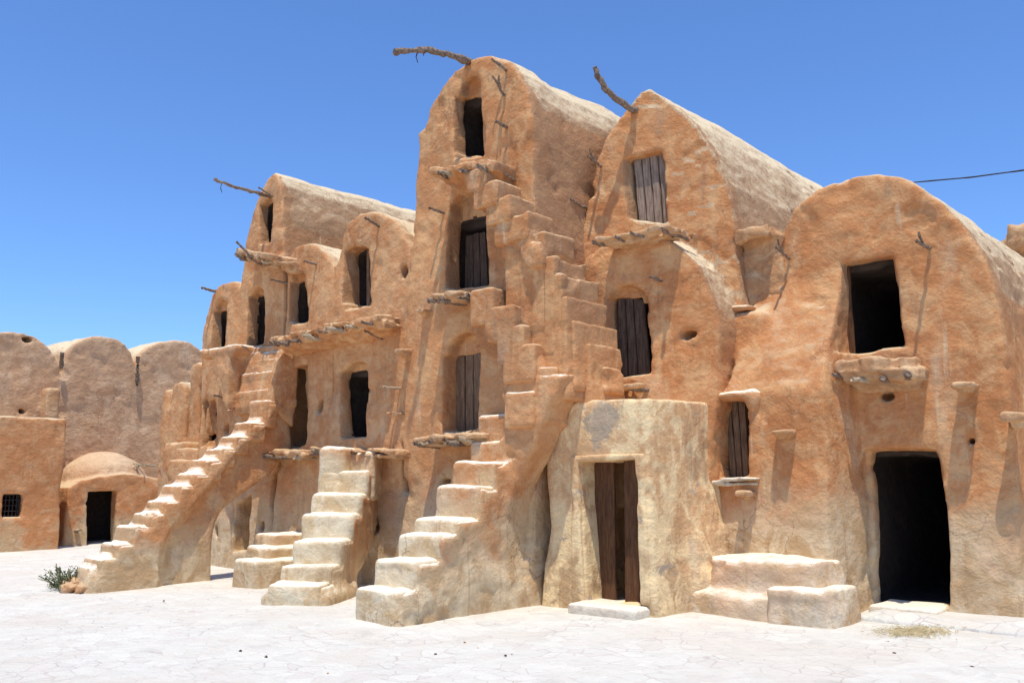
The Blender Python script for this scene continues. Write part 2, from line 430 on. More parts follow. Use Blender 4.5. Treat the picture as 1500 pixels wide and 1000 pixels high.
def doorway(cuts, g, front, dark, nd=.28, arch=0.0, wide=.15, deep=1.8, darch=0.0, od=.06):
    """wide recess in the wall and, at its back, the dark opening itself"""
    gb = (lambda x: g(x) + nd) if callable(g) else g + nd
    g2 = (lambda x, z: g(x)) if callable(g) else g
    g3 = (lambda x, z: g(x) + nd) if callable(g) else g + nd
    cuts.append(cut(quad(g, *front, arch), g2, nd))
    q = quad(gb, *dark, darch); opening(cuts, g3, q, od, wide, deep); return q, gb
def hole(px, py, g, r=.07, rz=None, depth=.35):
    x, z = P(px, py, g if not callable(g) else (lambda xx: g(xx)))
    y = g(x) if callable(g) else g
    return ell((x, y, z), (r, depth, rz or r))

def planks(parent, pts, y, n=3, f0=0.0, f1=1.0, m=None, name='door', seed=1, grow=.04, ytilt=0.0):
    """a leaf of upright boards filling a part of an opening outline"""
    r = random.Random(seed); xs = [q[0] for q in pts]; zs = [q[1] for q in pts]
    bl = pts[0]; tl = pts[1]; br = pts[-1]
    tr = max(pts, key=lambda q: q[0] + q[1] * .5)
    zt = max(zs); zb = min(zs)
    tr = [q for q in pts if q[0] > (min(xs) + max(xs)) / 2]; tr = max(tr, key=lambda q: q[1] + q[0])
    def at(f, v):
        x0 = bl[0] * (1 - v) + tl[0] * v; x1 = br[0] * (1 - v) + tr[0] * v
        return x0 + (x1 - x0) * f
    V, F = [], []
    w = (f1 - f0) / n; gap = .008
    for i in range(n):
        a, b = f0 + i * w, f0 + (i + 1) * w; yy = y + r.uniform(-.012, .012) + ytilt * (a - f0)
        zz0 = zb - grow; zz1 = zt + grow * .5 - r.uniform(0, .03)
        loops = []
        K = 6
        for k in range(K + 1):
            v = k / K; z = zz0 + (zz1 - zz0) * v; jj = r.uniform(-.004, .004)
            xa = at(a, v) + gap + jj - (grow if i == 0 and f0 == 0 else 0); xb = at(b, v) - gap + jj + (grow if i == n - 1 and f1 == 1 else 0)
            bv = .006
            loops.append([(xa, yy + bv, z), (xa + bv, yy, z), (xb - bv, yy, z), (xb, yy + bv, z), (xb, yy + .035, z), (xa, yy + .035, z)])
        o = len(V)
        for L in loops: V += L
        for k in range(K):
            for q in range(6):
                F.append((o + k * 6 + q, o + k * 6 + (q + 1) % 6, o + (k + 1) * 6 + (q + 1) % 6, o + (k + 1) * 6 + q))
        F.append(tuple(o + q for q in range(5, -1, -1))); F.append(tuple(o + K * 6 + q for q in range(6)))
    # two ledgers across
    return new_mesh(name, V, F, m or M_GREYW, parent, smooth=False)

def stick(name, pts, radii, m, parent=None, seed=0, wob=.012, seg=8, sub=5):
    r = random.Random(seed); pts = [np.array(q, float) for q in pts]
    if isinstance(radii, (int, float)): radii = [radii] * len(pts)
    C_, R_ = [], []
    for i in range(len(pts) - 1):
        for k in range(sub):
            t = k / sub; C_.append(pts[i] * (1 - t) + pts[i + 1] * t + np.array([r.uniform(-wob, wob) for _ in range(3)]))
            R_.append((radii[i] * (1 - t) + radii[i + 1] * t) * (r.uniform(.82, 1.12) if r.random() < .85 else r.uniform(1.2, 1.4)))
    C_.append(pts[-1]); R_.append(radii[-1])
    V, F = [], []
    for i, c in enumerate(C_):
        d = C_[min(i + 1, len(C_) - 1)] - C_[max(i - 1, 0)]; d /= np.linalg.norm(d) + 1e-9
        u = np.cross(d, [0, 0, 1.0]); u = u if np.linalg.norm(u) > .1 else np.cross(d, [1.0, 0, 0]); u /= np.linalg.norm(u); v = np.cross(d, u)
        for k in range(seg):
            a = 2 * math.pi * k / seg; q = R_[i] * r.uniform(.88, 1.12); V.append(c + (u * math.cos(a) + v * math.sin(a)) * q)
    n = len(C_)
    for i in range(n - 1):
        for k in range(seg): F.append((i * seg + k, i * seg + (k + 1) % seg, (i + 1) * seg + (k + 1) % seg, (i + 1) * seg + k))
    F.append(tuple(range(seg))); F.append(tuple((n - 1) * seg + k for k in range(seg - 1, -1, -1)))
    return new_mesh(name, V, F, m, parent)
def merge_sticks(name, specs, m, parent=None):
    """one twiggy branch made of several connected limbs"""
    V, F = [], []
    for i, (pts, rad) in enumerate(specs):
        o = stick('tmp', pts, rad, m, None, seed=i * 7 + 1)
        b = len(V); V += [tuple(v.co) for v in o.data.vertices]; F += [tuple(b + k for k in p.vertices) for p in o.data.polygons]
        me = o.data; bpy.data.objects.remove(o); bpy.data.meshes.remove(me)
    return new_mesh(name, V, F, m, parent)
def peg(parent, px, py, g, L=.3, up=.08, side=0.0, r=.02, fork=False, m=None, name='wooden_peg', seed=0):
    b = P3(px, py, g); d = np.array([side, -L, up])
    pts = [b + np.array([0, .12, -.02]), b, b + d * .5 + np.array([0, 0, -.012]), b + d]
    specs = [(pts, [r, r, r * .9, r * .75])]
    if fork: specs.append(([b + d * .45, b + d * .9 + np.array([.02, 0, .11])], [r * .8, r * .5]))
    return merge_sticks(name, specs, m or M_STICK, parent)
def bracket(parent, px, py, g, w=.22, L=.3, t=.07, m=None, seed=0, name='stone_bracket'):
    c = P3(px, py, g); x, y, z = c
    f = union(box(x - w / 2, x + w / 2, y - L, y + .1, z - t / 2, z + t / 2, .02), box(x - w * .3, x + w * .3, y - L * .6, y + .1, z - t * 1.5, z, .02), k=.03)
    off = seed * 3.3
    return clay(name, f, (x - w, y - L - .08, z - .25), (x + w, y + .15, z + .18), .016, m or M_STONE, parent, .45,
                lambda p, k: k * (.04 * vnoise(p, 6, off) + .03 * vnoise(p, 13, off + 9)))
def rough(off, k1=1.0):
    return lambda p, k: k * k1 * (.022 * vnoise(p, 3.2, off) + .014 * vnoise(p, 8, off + 3) + .010 * vnoise(p, 18, off + 7))
def slabs(x0, x1, y0, y1, t, seed):
    """flat stones bedded side by side in two courses"""
    r = random.Random(seed * 13 + 1); fs = []
    for lay in (0, 1):
        x = x0 + (.08 if lay else 0)
        while x < x1 - .08:
            w_ = min(r.uniform(.16, .42), x1 - x); dy = r.uniform(-.03, .10) + .07 * lay; dz = r.uniform(-.022, .018)
            top = dz if lay == 0 else -t * .5 + dz; th = t * (.55 if lay == 0 else .5) + r.uniform(-.01, .01)
            fs.append(box(x, x + w_ + .02, y0 + dy, y1, top - th, top, min(.018, t * .2))); x += w_ + r.uniform(0, .015)
    return union(*fs, k=.02)
def ledge(parent, g, pl, pr, L, t, m=None, seed=1, sticks=0, name='ledge', vox=.022, taper=0.0, sticklen=.1, under=True, k1=1.4, zt=None):
    """slab standing out of a wall: photo points of the left and right ends of its front upper edge"""
    yf = (g(P(*pl, g)[0]) if callable(g) else g) - L
    a = P3(*pl, yf); b = P3(*pr, yf); yb = yf + L + .25
    if callable(g): yb = max(g(a[0]), g(b[0])) + .25
    if zt is not None: a[2] = b[2] = zt
    s = (b[2] - a[2]) / (b[0] - a[0])
    base = slabs(a[0], b[0], yf, yb, t, seed)
    if callable(g):
        gl = lambda x: g(x) - L
        a = P3(*pl, gl); b = P3(*pr, gl); s = (b[2] - a[2]) / (b[0] - a[0]); yf = float(gl(a[0])); yb = yf + L + .25
        base_ = slabs(a[0], b[0], 0, L + .25, t, seed)
        def base(q):
            q = q.copy(); q[:, 1] = q[:, 1] - gl(q[:, 0]); return base_(q)
    def f(p):
        q = p.copy(); q[:, 2] = p[:, 2] - (a[2] + s * (p[:, 0] - a[0])); q[:, 2] += taper * np.clip((yb - p[:, 1]) / max(L, .1) - .5, 0, 1) * .0
        if taper: q[:, 2] = q[:, 2] - np.clip((p[:, 1] - yf) * -taper, -1, 0) * 0
        return base(q)
    ff = f
    if taper and not callable(g):   # thick at the wall, thin at the lip
        wedge = prism_x([(yf + .05, -t * .6), (yb, -t * .5), (yb, -t - taper), (yb - .3, -t - taper)], a[0] + .06, b[0] - .06, .05)
        def ff(p):
            q = p.copy(); q[:, 2] = p[:, 2] - (a[2] + s * (p[:, 0] - a[0])); return smin(base(q), wedge(q), .06)
    z0, z1 = min(a[2], b[2]) - t - taper - .15, max(a[2], b[2]) + .12
    o = clay(name, ff, (a[0] - .15, yf - .12, z0), (b[0] + .15, (max(yb, gl(b[0]) + L + .25) if callable(g) else yb) + .05, z1), vox, m or M_STONE, parent, 1.0, rough(seed * 5.1, k1))
    r = random.Random(seed)
    for i in range(sticks):
        x = a[0] + (b[0] - a[0]) * (i + .5 + r.uniform(-.25, .25)) / sticks; dy = (float(gl(x)) - yf) if callable(g) else 0.0; zz = a[2] + s * (x - a[0]) - t * r.uniform(.65, 1.0)
        ex = r.uniform(-.22, .12); rr = r.uniform(.022, .042)
        stick('wooden_beam', [(x + .05, yb - .05 + dy, zz), (x + ex * .5, yf + .1 + dy, zz - .01), (x + ex, yf + dy - sticklen * r.uniform(.2, 1), zz + r.uniform(-.02, .03))], [rr, rr, rr * .85],
              M_PALEW if r.random() < .25 else M_STICK, o_parent(o), seed=seed * 11 + i)
    return o
def o_parent(o): return o
def split_roof(V, F, parent, mw, mroof, zsp, yfr, cap=None):
    """the same shell in two parts: the fronts and walls, and the vault behind the front"""
    c = V[F].mean(1); e1 = V[F[:, 2]] - V[F[:, 0]]; e2 = V[F[:, 3]] - V[F[:, 1]]; nn = np.cross(e1, e2); nn /= np.linalg.norm(nn, axis=1)[:, None] + 1e-9
    g = yfr(c[:, 0]) if callable(yfr) else yfr
    z = zsp(c) if callable(zsp) else zsp
    rim = .14 + .05 * np.sin(c[:, 2] * 5) + .04 * np.sin(c[:, 2] * 13 + c[:, 0] * 9)
    m = (c[:, 1] > g + rim) & (c[:, 2] > z) & (nn[:, 2] > -.25) & ((nn[:, 1] > -.6) | (c[:, 1] > g + 3))
    # keep niches and rooms with the wall
    if cap is not None: m |= cap(c, nn)
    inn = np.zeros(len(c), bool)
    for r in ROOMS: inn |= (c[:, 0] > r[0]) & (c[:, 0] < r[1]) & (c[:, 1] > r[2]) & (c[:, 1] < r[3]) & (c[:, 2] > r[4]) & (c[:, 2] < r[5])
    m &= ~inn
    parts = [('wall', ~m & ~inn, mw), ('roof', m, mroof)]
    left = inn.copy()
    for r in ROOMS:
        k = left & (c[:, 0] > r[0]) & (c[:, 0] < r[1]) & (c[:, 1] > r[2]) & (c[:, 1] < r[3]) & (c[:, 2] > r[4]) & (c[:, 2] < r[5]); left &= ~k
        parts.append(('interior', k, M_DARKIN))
    ROOMS.clear()
    for nm, mask, mm in parts:
        if mask.any(): v, f = compact(V, F[mask]); new_mesh(nm, v, f, mm, parent)

# ---------------------------------------------------------------- ground
def make_ground():
    xs = np.concatenate([[-300, -120, -60, -34], np.arange(-28, 3, .25), [8, 20, 60, 300]]); ys = np.concatenate([[-300, -100, -40, -20], np.arange(-14, 3, .25), [10, 30, 100, 400]])
    Xg, Yg = np.meshgrid(xs, ys, indexing='ij'); p = np.stack([Xg.ravel(), Yg.ravel(), np.zeros(Xg.size)], 1).astype(np.float32)
    z = .022 * vnoise(p, .45, 2) + .012 * vnoise(p, 1.6, 8)
    V = p.copy(); V[:, 2] = z
    ny = len(ys); i, j = np.meshgrid(np.arange(len(xs) - 1), np.arange(ny - 1), indexing='ij'); a = (i * ny + j).ravel()
    F = np.stack([a, a + ny, a + ny + 1, a + 1], 1)
    o = new_mesh('ground', V, F, M_GROUND); o['kind'] = 'structure'
make_ground()

# ================================================================ THE GRANARIES (right to left)
def body(prof, g, yb, k=.09, zb=-.4, xl=None, xr=None):
    """a vaulted block: outline in x,z, vertical sides down to the ground, front g(x,z), back yb"""
    x0 = prof[0][0] if xl is None else xl; x1 = prof[-1][0] if xr is None else xr
    pts = [(x0, zb)] + list(prof) + [(x1, zb)]
    return prism_y(pts, g, yb, k)

# ---------------- right granary: broad round vault, two dark doorways
def sstep(x, a, b):
    t = np.clip((x - a) / (b - a), 0, 1); return t * t * (3 - 2 * t)
gB = -.72
gR = lambda x, z: gB * sstep(x, -4.20, -4.42) * sstep(z, 4.4, 2.5) - .10 * sstep(z, 2.2, 0)
R_ = thing('vaulted_granary', 'broad round-topped granary at the right with open black window and doorway', 'granary', (-4.1, 0, 0), 'vaulted adobe granaries')
profR = poly([(1103, 520), (1106, 470), (1112, 430), (1124, 385), (1142, 340), (1165, 305), (1195, 278), (1235, 260), (1285, 254), (1330, 264), (1375, 292), (1410, 325), (1438, 365), (1455, 405), (1466, 445), (1471, 500)])
cR = []
winR, _b = doorway(cR, 0.0, ((1231, 383), (1308, 374), (1326, 508), (1240, 517)), ((1236, 386), (1307, 376), (1325, 507), (1244, 515)), .08, 0, .2, 2.6, 0, .12)
doorR, _b = doorway(cR, 0.0, ((1262, 656), (1377, 653), (1393, 886), (1279, 888)), ((1273, 659), (1377, 656), (1393, 884), (1288, 886)), .08, 0, .15, 4, 0, .18)
winB, gBb = doorway(cR, gB, ((1049, 594), (1096, 587), (1103, 699), (1058, 704)), ((1057, 592), (1097, 588), (1102, 698), (1067, 700)), .2, .04, .05, 1.0, .04)
cR += [hole(1300, 581, 0, .11, .075), hole(1422, 646, 0, .05), hole(1345, 250, 0, .0001)]
bR = union(body(profR, gR, 8.0, xl=-5.95, xr=profR[-1][0]), box(-6.15, -4.6, gB + .03, 1.5, -.4, 2.72, .1), box(-6.15, -5.3, -.40, .9, -.4, 3.8, .12), k=.15)
f = minus(bR, *cR)
V, F = surface(f, (-6.5, -1.1, -.3), (-2.1, 8.2, 5.75), .035); split_roof(V, F, R_, M_WALL, M_ROOF, lambda c: 3.75 + 0 * c[:, 0], 0.0)
planks(R_, winR, .13, 1, .0, .09, M_BROWN, 'shutter', 3)
planks(R_, winB, gBb + .03, 3, .02, .84, M_GREYW, 'shutter', 5)
ledge(R_, 0.0, (1219, 529), (1333, 521), .55, .24, M_STONE, 4, 4, taper=.12, sticklen=.04)
peg(R_, 1156, 378, 0, .36, .10, -.02, .02, True); peg(R_, 1362, 363, 0, .36, .03, -.04, .024, True)
bracket(R_, 1420, 566, 0, .22, .32, .05, seed=1); bracket(R_, 1494, 612, 0, .22, .3, .08, seed=2)
bracket(R_, 1155, 634, gB, .24, .26, .05, seed=3); bracket(R_, 1102, 722, gB, .2, .28, .06, seed=4)
ledge(R_, gB, (1012, 702), (1104, 700), .22, .08, M_PALE, 6, 0, name='window_sill', k1=.6)
hd = P3(1078, 583, gB)
clay('window_hood', union(ell((hd[0], gB, hd[2] + .03), (.33, .13, .05)), ell((hd[0] + .25, gB, hd[2] - .06), (.10, .10, .14)), k=.1), hd - .7, hd + .7, .025, M_STAIR, R_, .6)

# ---------------- middle granary: pointed gable, wooden hatch, lower rounded storey in front
gMx = lambda x: -1.2 + (x + 7.6) * .52
gM = lambda x, z: gMx(x) - .05 * sstep(z, 6, 3)
gMc = lambda x: gMx(x) - .62
Mid = thing('vaulted_granary', 'pointed-gable granary with a closed wooden hatch and a crooked beam beside its peak', 'granary', (-6.7, -1, 0), 'vaulted adobe granaries')
profM = poly([(842, 400), (845, 345), (852, 300), (870, 238), (895, 190), (920, 155), (938, 134), (950, 128), (968, 138), (990, 154), (1018, 184), (1043, 222), (1064, 268), (1078, 320), (1088, 400), (1094, 470)], gMx)
profC = poly([(832, 640), (836, 480), (842, 400), (858, 372), (885, 350), (925, 340), (965, 345), (995, 362), (1020, 388), (1038, 420), (1050, 450), (1056, 480)], gMc)
cM = []
hatch = quad(gMx, (913, 233), (966, 221), (974, 325), (922, 318)); cM.append(cut(hatch, lambda x, z: gMx(x), .32))
doorM, gMb = doorway(cM, gMc, ((889, 440), (938, 434), (948, 545), (892, 550)), ((899, 441), (937, 437), (947, 544), (899, 548)), .2, .18, .1, 1.2)
cM += [hole(1008, 489, gMc, .085, .045, .35)]
f = minus(union(body(profM, gM, 7.5, k=.05), body(profC, lambda x, z: gMc(x) - .08 * sstep(z, 4, 0), .6, k=.035, xl=profC[0][0], xr=-6.02), k=.02), *cM)
V, F = surface(f, (-8.3, -2.3, 1.2), (-4.6, 7.7, 7.4), .036); split_roof(V, F, Mid, M_WALL, M_ROOF, lambda c: 4.9 + 0 * c[:, 0], gMx, lambda c, nn: (c[:, 1] > gMc(c[:, 0]) + .05) & (c[:, 1] < gMx(c[:, 0]) + .05) & (nn[:, 2] > .12) & (c[:, 2] > 3.7) & (c[:, 0] > -7.0))
def gleaf(pts, g, dy): return g(sum(q[0] for q in pts) / len(pts)) + dy
# boards follow the slanting front
def slanted(o, g, xc):
    me = o.data; pw = parent_world(o.parent) if o.parent else [0, 0, 0]
    for v in me.vertices: v.co.y += g(v.co.x + pw[0]) - g(xc)
    return o
xc = sum(q[0] for q in hatch) / 4
slanted(planks(Mid, hatch, gMx(xc) + .16, 4, .10, 1, M_OLD, 'hatch', 8), gMx, xc)
xc = sum(q[0] for q in doorM) / 4
slanted(planks(Mid, doorM, gMb(xc) + .03, 3, .08, 1, M_DARKW, 'door', 9), gMc, xc)
ledge(Mid, gMc, (872, 346), (978, 328), .42, .10, M_STONE, 9, 4, sticklen=.12, taper=.05)
ledge(Mid, gMc, (872, 566), (940, 560), .28, .07, M_STONE, 12, 2, sticklen=.02)
peg(Mid, 881, 243, gMx, .34, .07, 0, .02, True); peg(Mid, 854, 302, gMx, .3, .05, 0, .018); peg(Mid, 969, 411, gMc, .28, .02, 0, .022)
for a, b in (((1052, 228), .2),): pass
hb = P3(934, 165, gMx)
t1 = [P3(934, 165, gMx(hb[0]) + .15), P3(928, 161, hb[1] - .1), P3(905, 147, hb[1] - .38), P3(885, 128, hb[1] - .6), P3(876, 113, hb[1] - .7), P3(871, 98, hb[1] - .75)]
merge_sticks('hoist_beam', [(t1, [.05, .05, .045, .042, .045, .035])], M_STICK, Mid)

# ---------------- tower granary: tallest, four storeys of doors
gT = -2.3; gTf = lambda x, z: gT - .06 * sstep(z, 7, 4) - .14 * sstep(z, 2.0, 0)
Tow = thing('vaulted_granary', 'tallest tower-like granary with doors stacked above each other under a long beam', 'granary', (-8.8, -2.3, 0), 'vaulted adobe granaries')
profT = poly([(597, 560), (599, 430), (603, 300), (607, 215), (606, 193), (618, 183), (627, 158), (642, 130), (662, 103), (688, 84), (715, 80), (742, 88), (760, 108), (774, 140), (781, 190), (784, 272), (786, 400)], gT)
cT = []
d4, _b = doorway(cT, gT, ((673, 125), (705, 122), (711, 229), (667, 232)), ((680, 148), (706, 141), (710, 229), (679, 231)), .22, .16)
d3, _b = doorway(cT, gT, ((660, 300), (707, 288), (718, 417), (656, 422)), ((675, 328), (711, 319), (717, 417), (673, 420)), .26, .14)
d2, _b = doorway(cT, gT, ((660, 508), (703, 505), (704, 629), (655, 632)), ((667, 522), (703, 519), (704, 629), (667, 631)), .2, .16)
cT += [cut(quad(gT, (651, 701), (666, 700), (666, 717), (651, 717)), gTf, .3), cut(quad(gT, (756, 735), (764, 735), (768, 880), (758, 880)), gTf, .5)]
f = minus(body(profT, gTf, 6.0), *cT)
V, F = surface(f, (-11.0, -2.75, -.3), (-7.2, 6.2, 8.2), .04); split_roof(V, F, Tow, M_WALL2, M_ROOF, lambda c: 6.75 + .0 * c[:, 0], gT)
d3l = [(x, min(z, max(q[1] for q in d3) - .16)) for x, z in d3]
planks(Tow, d3l, gT + .40, 4, 0, 1, M_DARKW, 'door', 13)
planks(Tow, d2, gT + .23, 3, 0, 1, M_GREYW, 'door', 14)
ledge(Tow, gT, (604, 640), (700, 634), .5, .12, M_STONE, 21, 6, sticklen=.1)
ledge(Tow, gT, (631, 430), (702, 424), .42, .10, M_STONE, 22, 4, sticklen=.08)
ledge(Tow, gT, (628, 243), (716, 230), .55, .17, M_WALL2, 23, 4, sticklen=.16, k1=1.2, taper=.15)
stick('hoist_beam', [P3(688, 92, gT + .2), P3(684, 90, gT - .1), P3(655, 79, gT - .45), P3(625, 73, gT - .8), P3(596, 75, gT - 1.1), P3(577, 76, gT - 1.25)], [.05, .05, .045, .04, .04, .05], M_STICK, Tow, 5)
for i, (a, b) in enumerate((((611, 75), (612, 92)), ((618, 74), (609, 84)), ((626, 74), (620, 82)))):
    stick('twine', [P3(*a, gT - .9), P3((a[0] + b[0]) / 2 - 2, (a[1] + b[1]) / 2, gT - .9), P3(*b, gT - .9)], .006, M_DARKW, Tow, i, .004)
stick('wooden_peg', [P3(745, 105, gT + .1), P3(740, 103, gT - .05), P3(720, 86, gT - .25)], [.024, .024, .018], M_STICK, Tow, 6)
merge_sticks('wooden_peg', [([P3(744, 142, gT + .1), P3(739, 139, gT - .05), P3(721, 112, gT - .3)], [.026, .024, .016]), ([P3(733, 131, gT - .15), P3(731, 110, gT - .25)], [.018, .012])], M_STICK, Tow)
peg(Tow, 746, 188, gT, .28, .03, 0, .03); peg(Tow, 757, 264, gT, .25, .03, 0, .018); peg(Tow, 650, 311, gT, .26, .03, -.05, .025)
bracket(Tow, 631, 458, gT, .16, .25, .05, seed=7)
peg(Tow, 736, 402, gT, .02, 0)
# the set-back strip of wall that ties tower and middle granary together
cw = [(P(826, 250, -1.5)[0], 0)]
clay('buttress', box(-7.75, -7.30, -1.50, -.6, 1.0, P(842, 400, -1.5)[1], .07), (-7.95, -2.0, 2.0), (-7.0, -.4, 6.2), .035, M_LEFT, Mid, 1.6)
# rubble in the gap between middle and right granary
rb = P3(1112, 345, -.1)
ledge_pts = P3(1108, 352, .1)
clay('rubble_fill', union(box(-5.75, -5.15, -.05, 1.6, 2.6, P(1108, 352, 0)[1], .05), box(-5.75, -5.25, -.25, .6, P(1108, 345, 0)[1] - .12, P(1108, 340, 0)[1], .03), k=.03),
     (-6.0, -.6, 2.4), (-4.9, 1.8, 5.0), .03, M_STONE, Mid, 1.0, rough(3.3, 2.0))
sl_ = P3(1070, 452, -.35)
clay('capping', union(box(-6.0, -5.5, -.42, .3, sl_[2] - .04, sl_[2] + .01, .02), k=.06), (-6.3, -.9, sl_[2] - .3), (-4.9, .5, sl_[2] + .3), .025, M_STAIR, Mid, .8)

# ---------------- left granaries
gD = -2.3; gDf = lambda x, z: gD - .10 * sstep(z, 3, 0)
def left_granary(label, prof, cuts, x0, x1, z1, yb, vox=.042, zsp=None, xl=None, xr=None, gg=gDf, mw=None, gs=gD):
    t = thing('vaulted_granary', label, 'granary', ((prof[0][0] + prof[-1][0]) / 2, gs, 0), 'vaulted adobe granaries')
    f = minus(body(prof, gg, yb, .07, xl=xl, xr=xr), *cuts) if cuts else body(prof, gg, yb, .07, xl=xl, xr=xr)
    V, F = surface(f, (x0, gs - .6, -.3), (x1, yb + .15, z1), vox)
    split_roof(V, F, t, mw or M_LEFT, M_ROOF, (lambda c: zsp + 0 * c[:, 0]) if zsp else (lambda c: z1 - 1.2 + 0 * c[:, 0]), gs)
    return t
# D3: beside the tower
c = []
o3, gb3 = doorway(c, gD, ((506, 378), (541, 366), (547, 450), (505, 455)), ((525, 372), (540, 362), (546, 450), (521, 452)), .3, .14, .0, 1.2)
o3b, _b = doorway(c, gD, ((502, 545), (536, 540), (539, 641), (500, 645)), ((511, 546), (535, 543), (539, 640), (513, 643)), .2, .12)
c.append(cut(quad(gD, (588, 643), (607, 641), (609, 716), (592, 718)), gDf, .45))
c += [hole(590, 398, gD, .07, .10), hole(553, 771, gD, .12, .09), hole(568, 795, gD, .0001)]
pD3 = poly([(486, 470), (489, 385), (500, 341), (510, 324), (524, 312), (548, 309), (574, 320), (590, 338), (601, 362), (606, 400)], gD)
D3 = left_granary('round-topped granary joined to the left side of the tallest tower', pD3, c, pD3[0][0] - .3, pD3[-1][0] + .35, 6.2, 3.5)
planks(D3, o3, gb3 + .05, 2, .45, 1, M_GREYW, 'door', 15)
ledge(D3, gD, (452, 652), (572, 660), .42, .09, M_STONE, 31, 3, sticklen=.03)
peg(D3, 560, 496, gD, .32, .10, -.05, .02); peg(D3, 588, 568, gD, .36, .0, -.06, .022, m=M_PALEW); peg(D3, 556, 331, gD, .3, .08, 0, .028)
bracket(D3, 602, 516, gD, .17, .25, .05, seed=8); bracket(D3, 588, 606, gD, .16, .24, .04, seed=9)
# D2
c = []
o2, _b = doorway(c, gD, ((427, 406), (446, 402), (449, 468), (426, 472)), ((434, 414), (446, 409), (448, 468), (434, 471)), .16, .12, .0, .9)
o2b, _b = doorway(c, gD, ((420, 540), (449, 533), (449, 650), (417, 656)), ((431, 537), (447, 533), (447, 649), (429, 654)), .26, .0)
c += [hole(467, 596, gD, .06, .10)]
pD2 = poly([(414, 500), (417, 440), (421, 405), (426, 377), (436, 362), (449, 353), (464, 358), (480, 372), (489, 388), (491, 420)], gD)
D2 = left_granary('small low-vaulted granary carrying the long brushwood ledge', pD2, c, pD2[0][0] - .3, pD2[-1][0] + .3, 5.6, 3.5)
ledge(D2, gD, (392, 494), (549, 458), .55, .17, M_LEFT, 33, 9, name='brushwood_ledge', sticklen=.16, taper=.10, k1=1.5)
ledge(D2, gD, (380, 660), (440, 660), .42, .11, M_STONE, 34, 4, sticklen=.06)
peg(D2, 463, 386, gD, .22, .02, -.05, .024); peg(D2, 418, 414, gD, .3, .02, -.02, .022, m=M_OLD)
# D1 tall narrow
c = []
_q, _b = doorway(c, gD, ((383, 300), (397, 296), (399, 357), (381, 360)), ((390, 303), (396, 300), (398, 357), (391, 359)), .16, .1, .02, 1.5)
_q, _b = doorway(c, gD, ((368, 432), (385, 427), (385, 504), (364, 508)), ((376, 435), (385, 431), (384, 504), (375, 507)), .2, .12, .02, 1.5)
c.append(cut(quad(gD, (400, 700), (413, 697), (412, 738), (399, 740), .1, .1), gDf, .35)); c.append(hole(388, 771, gD, .07, .08))
o1c, _b = doorway(c, gD, ((349, 740), (368, 728), (368, 802), (347, 806)), ((360, 738), (368, 730), (367, 800), (359, 803)), .35, 0, .05, 1.5)
pD1 = poly([(347, 480), (351, 420), (355, 390), (359, 356), (367, 314), (379, 275), (389, 257), (399, 250), (407, 257), (412, 272), (415, 310), (416, 440)], gD)
D1 = left_granary('tall narrow granary with a long pale vault and a thick ledge under its top door', pD1, c, pD1[0][0] - .3, pD1[-1][0] + .35, 7.5, 6.0, zsp=6.2)
ledge(D1, gD, (340, 362), (398, 372), .55, .18, M_STONE, 35, 4, sticklen=.1, k1=1.2)
ledge(D1, gD, (385, 385), (424, 382), .25, .14, M_STONE, 36, 0, k1=2.0, name='broken_ledge')
q = gD
stick('hoist_beam', [P3(399, 288, q + .1), P3(378, 283, q - .3), P3(350, 276, q - .6), P3(328, 268, q - .9), P3(314, 263, q - 1.0)], [.035, .035, .03, .03, .03], M_STICK, D1, 8)
stick('twine', [P3(325, 268, q - .9), P3(323, 275, q - .9), P3(325, 282, q - .9)], .006, M_DARKW, D1, 2, .004)
stick('wooden_peg', [P3(392, 393, q - .1), P3(370, 378, q - .5), P3(346, 354, q - .8)], [.03, .028, .022], M_STICK, D1, 9)
peg(D1, 399, 287, q, .3, .1, 0, .02)
# D0
c = []
_q, _b = doorway(c, gD, ((315, 450), (334, 445), (335, 512), (314, 518)), ((322, 457), (333, 453), (333, 512), (321, 516)), .16, .12, .05, 1.5)
_q, _b = doorway(c, gD, ((303, 586), (317, 582), (316, 650), (301, 656)), ((310, 587), (316, 584), (315, 650), (309, 655)), .22, 0, .03, 1.5)
c.append(hole(330, 628, gD, .06, .09)); c.append(cut(quad(gD, (302, 772), (309, 768), (309, 818), (302, 820)), gDf, .9)); c.append(cut(quad(gD, (320, 768), (323, 768), (323, 784), (320, 784)), gDf, .3))
pD0 = poly([(293, 540), (296, 505), (302, 468), (309, 430), (318, 417), (335, 410), (347, 413), (355, 425), (358, 470)], gD)
D0 = left_granary('lower rounded granary behind the landing at the top of the bridging staircase', pD0, c, pD0[0][0] - .35, pD0[-1][0] + .3, 5.3, 3.5, vox=.045)
peg(D0, 314, 426, gD, .28, .03, 0, .03, m=M_STICK); peg(D0, 337, 556, gD, .2, 0, 0, .018, True)
stick('wooden_peg', [P3(331, 584, q + .05), P3(328, 582, q - .1), P3(313, 579, q - .25)], .016, M_STICK, D0, 3)
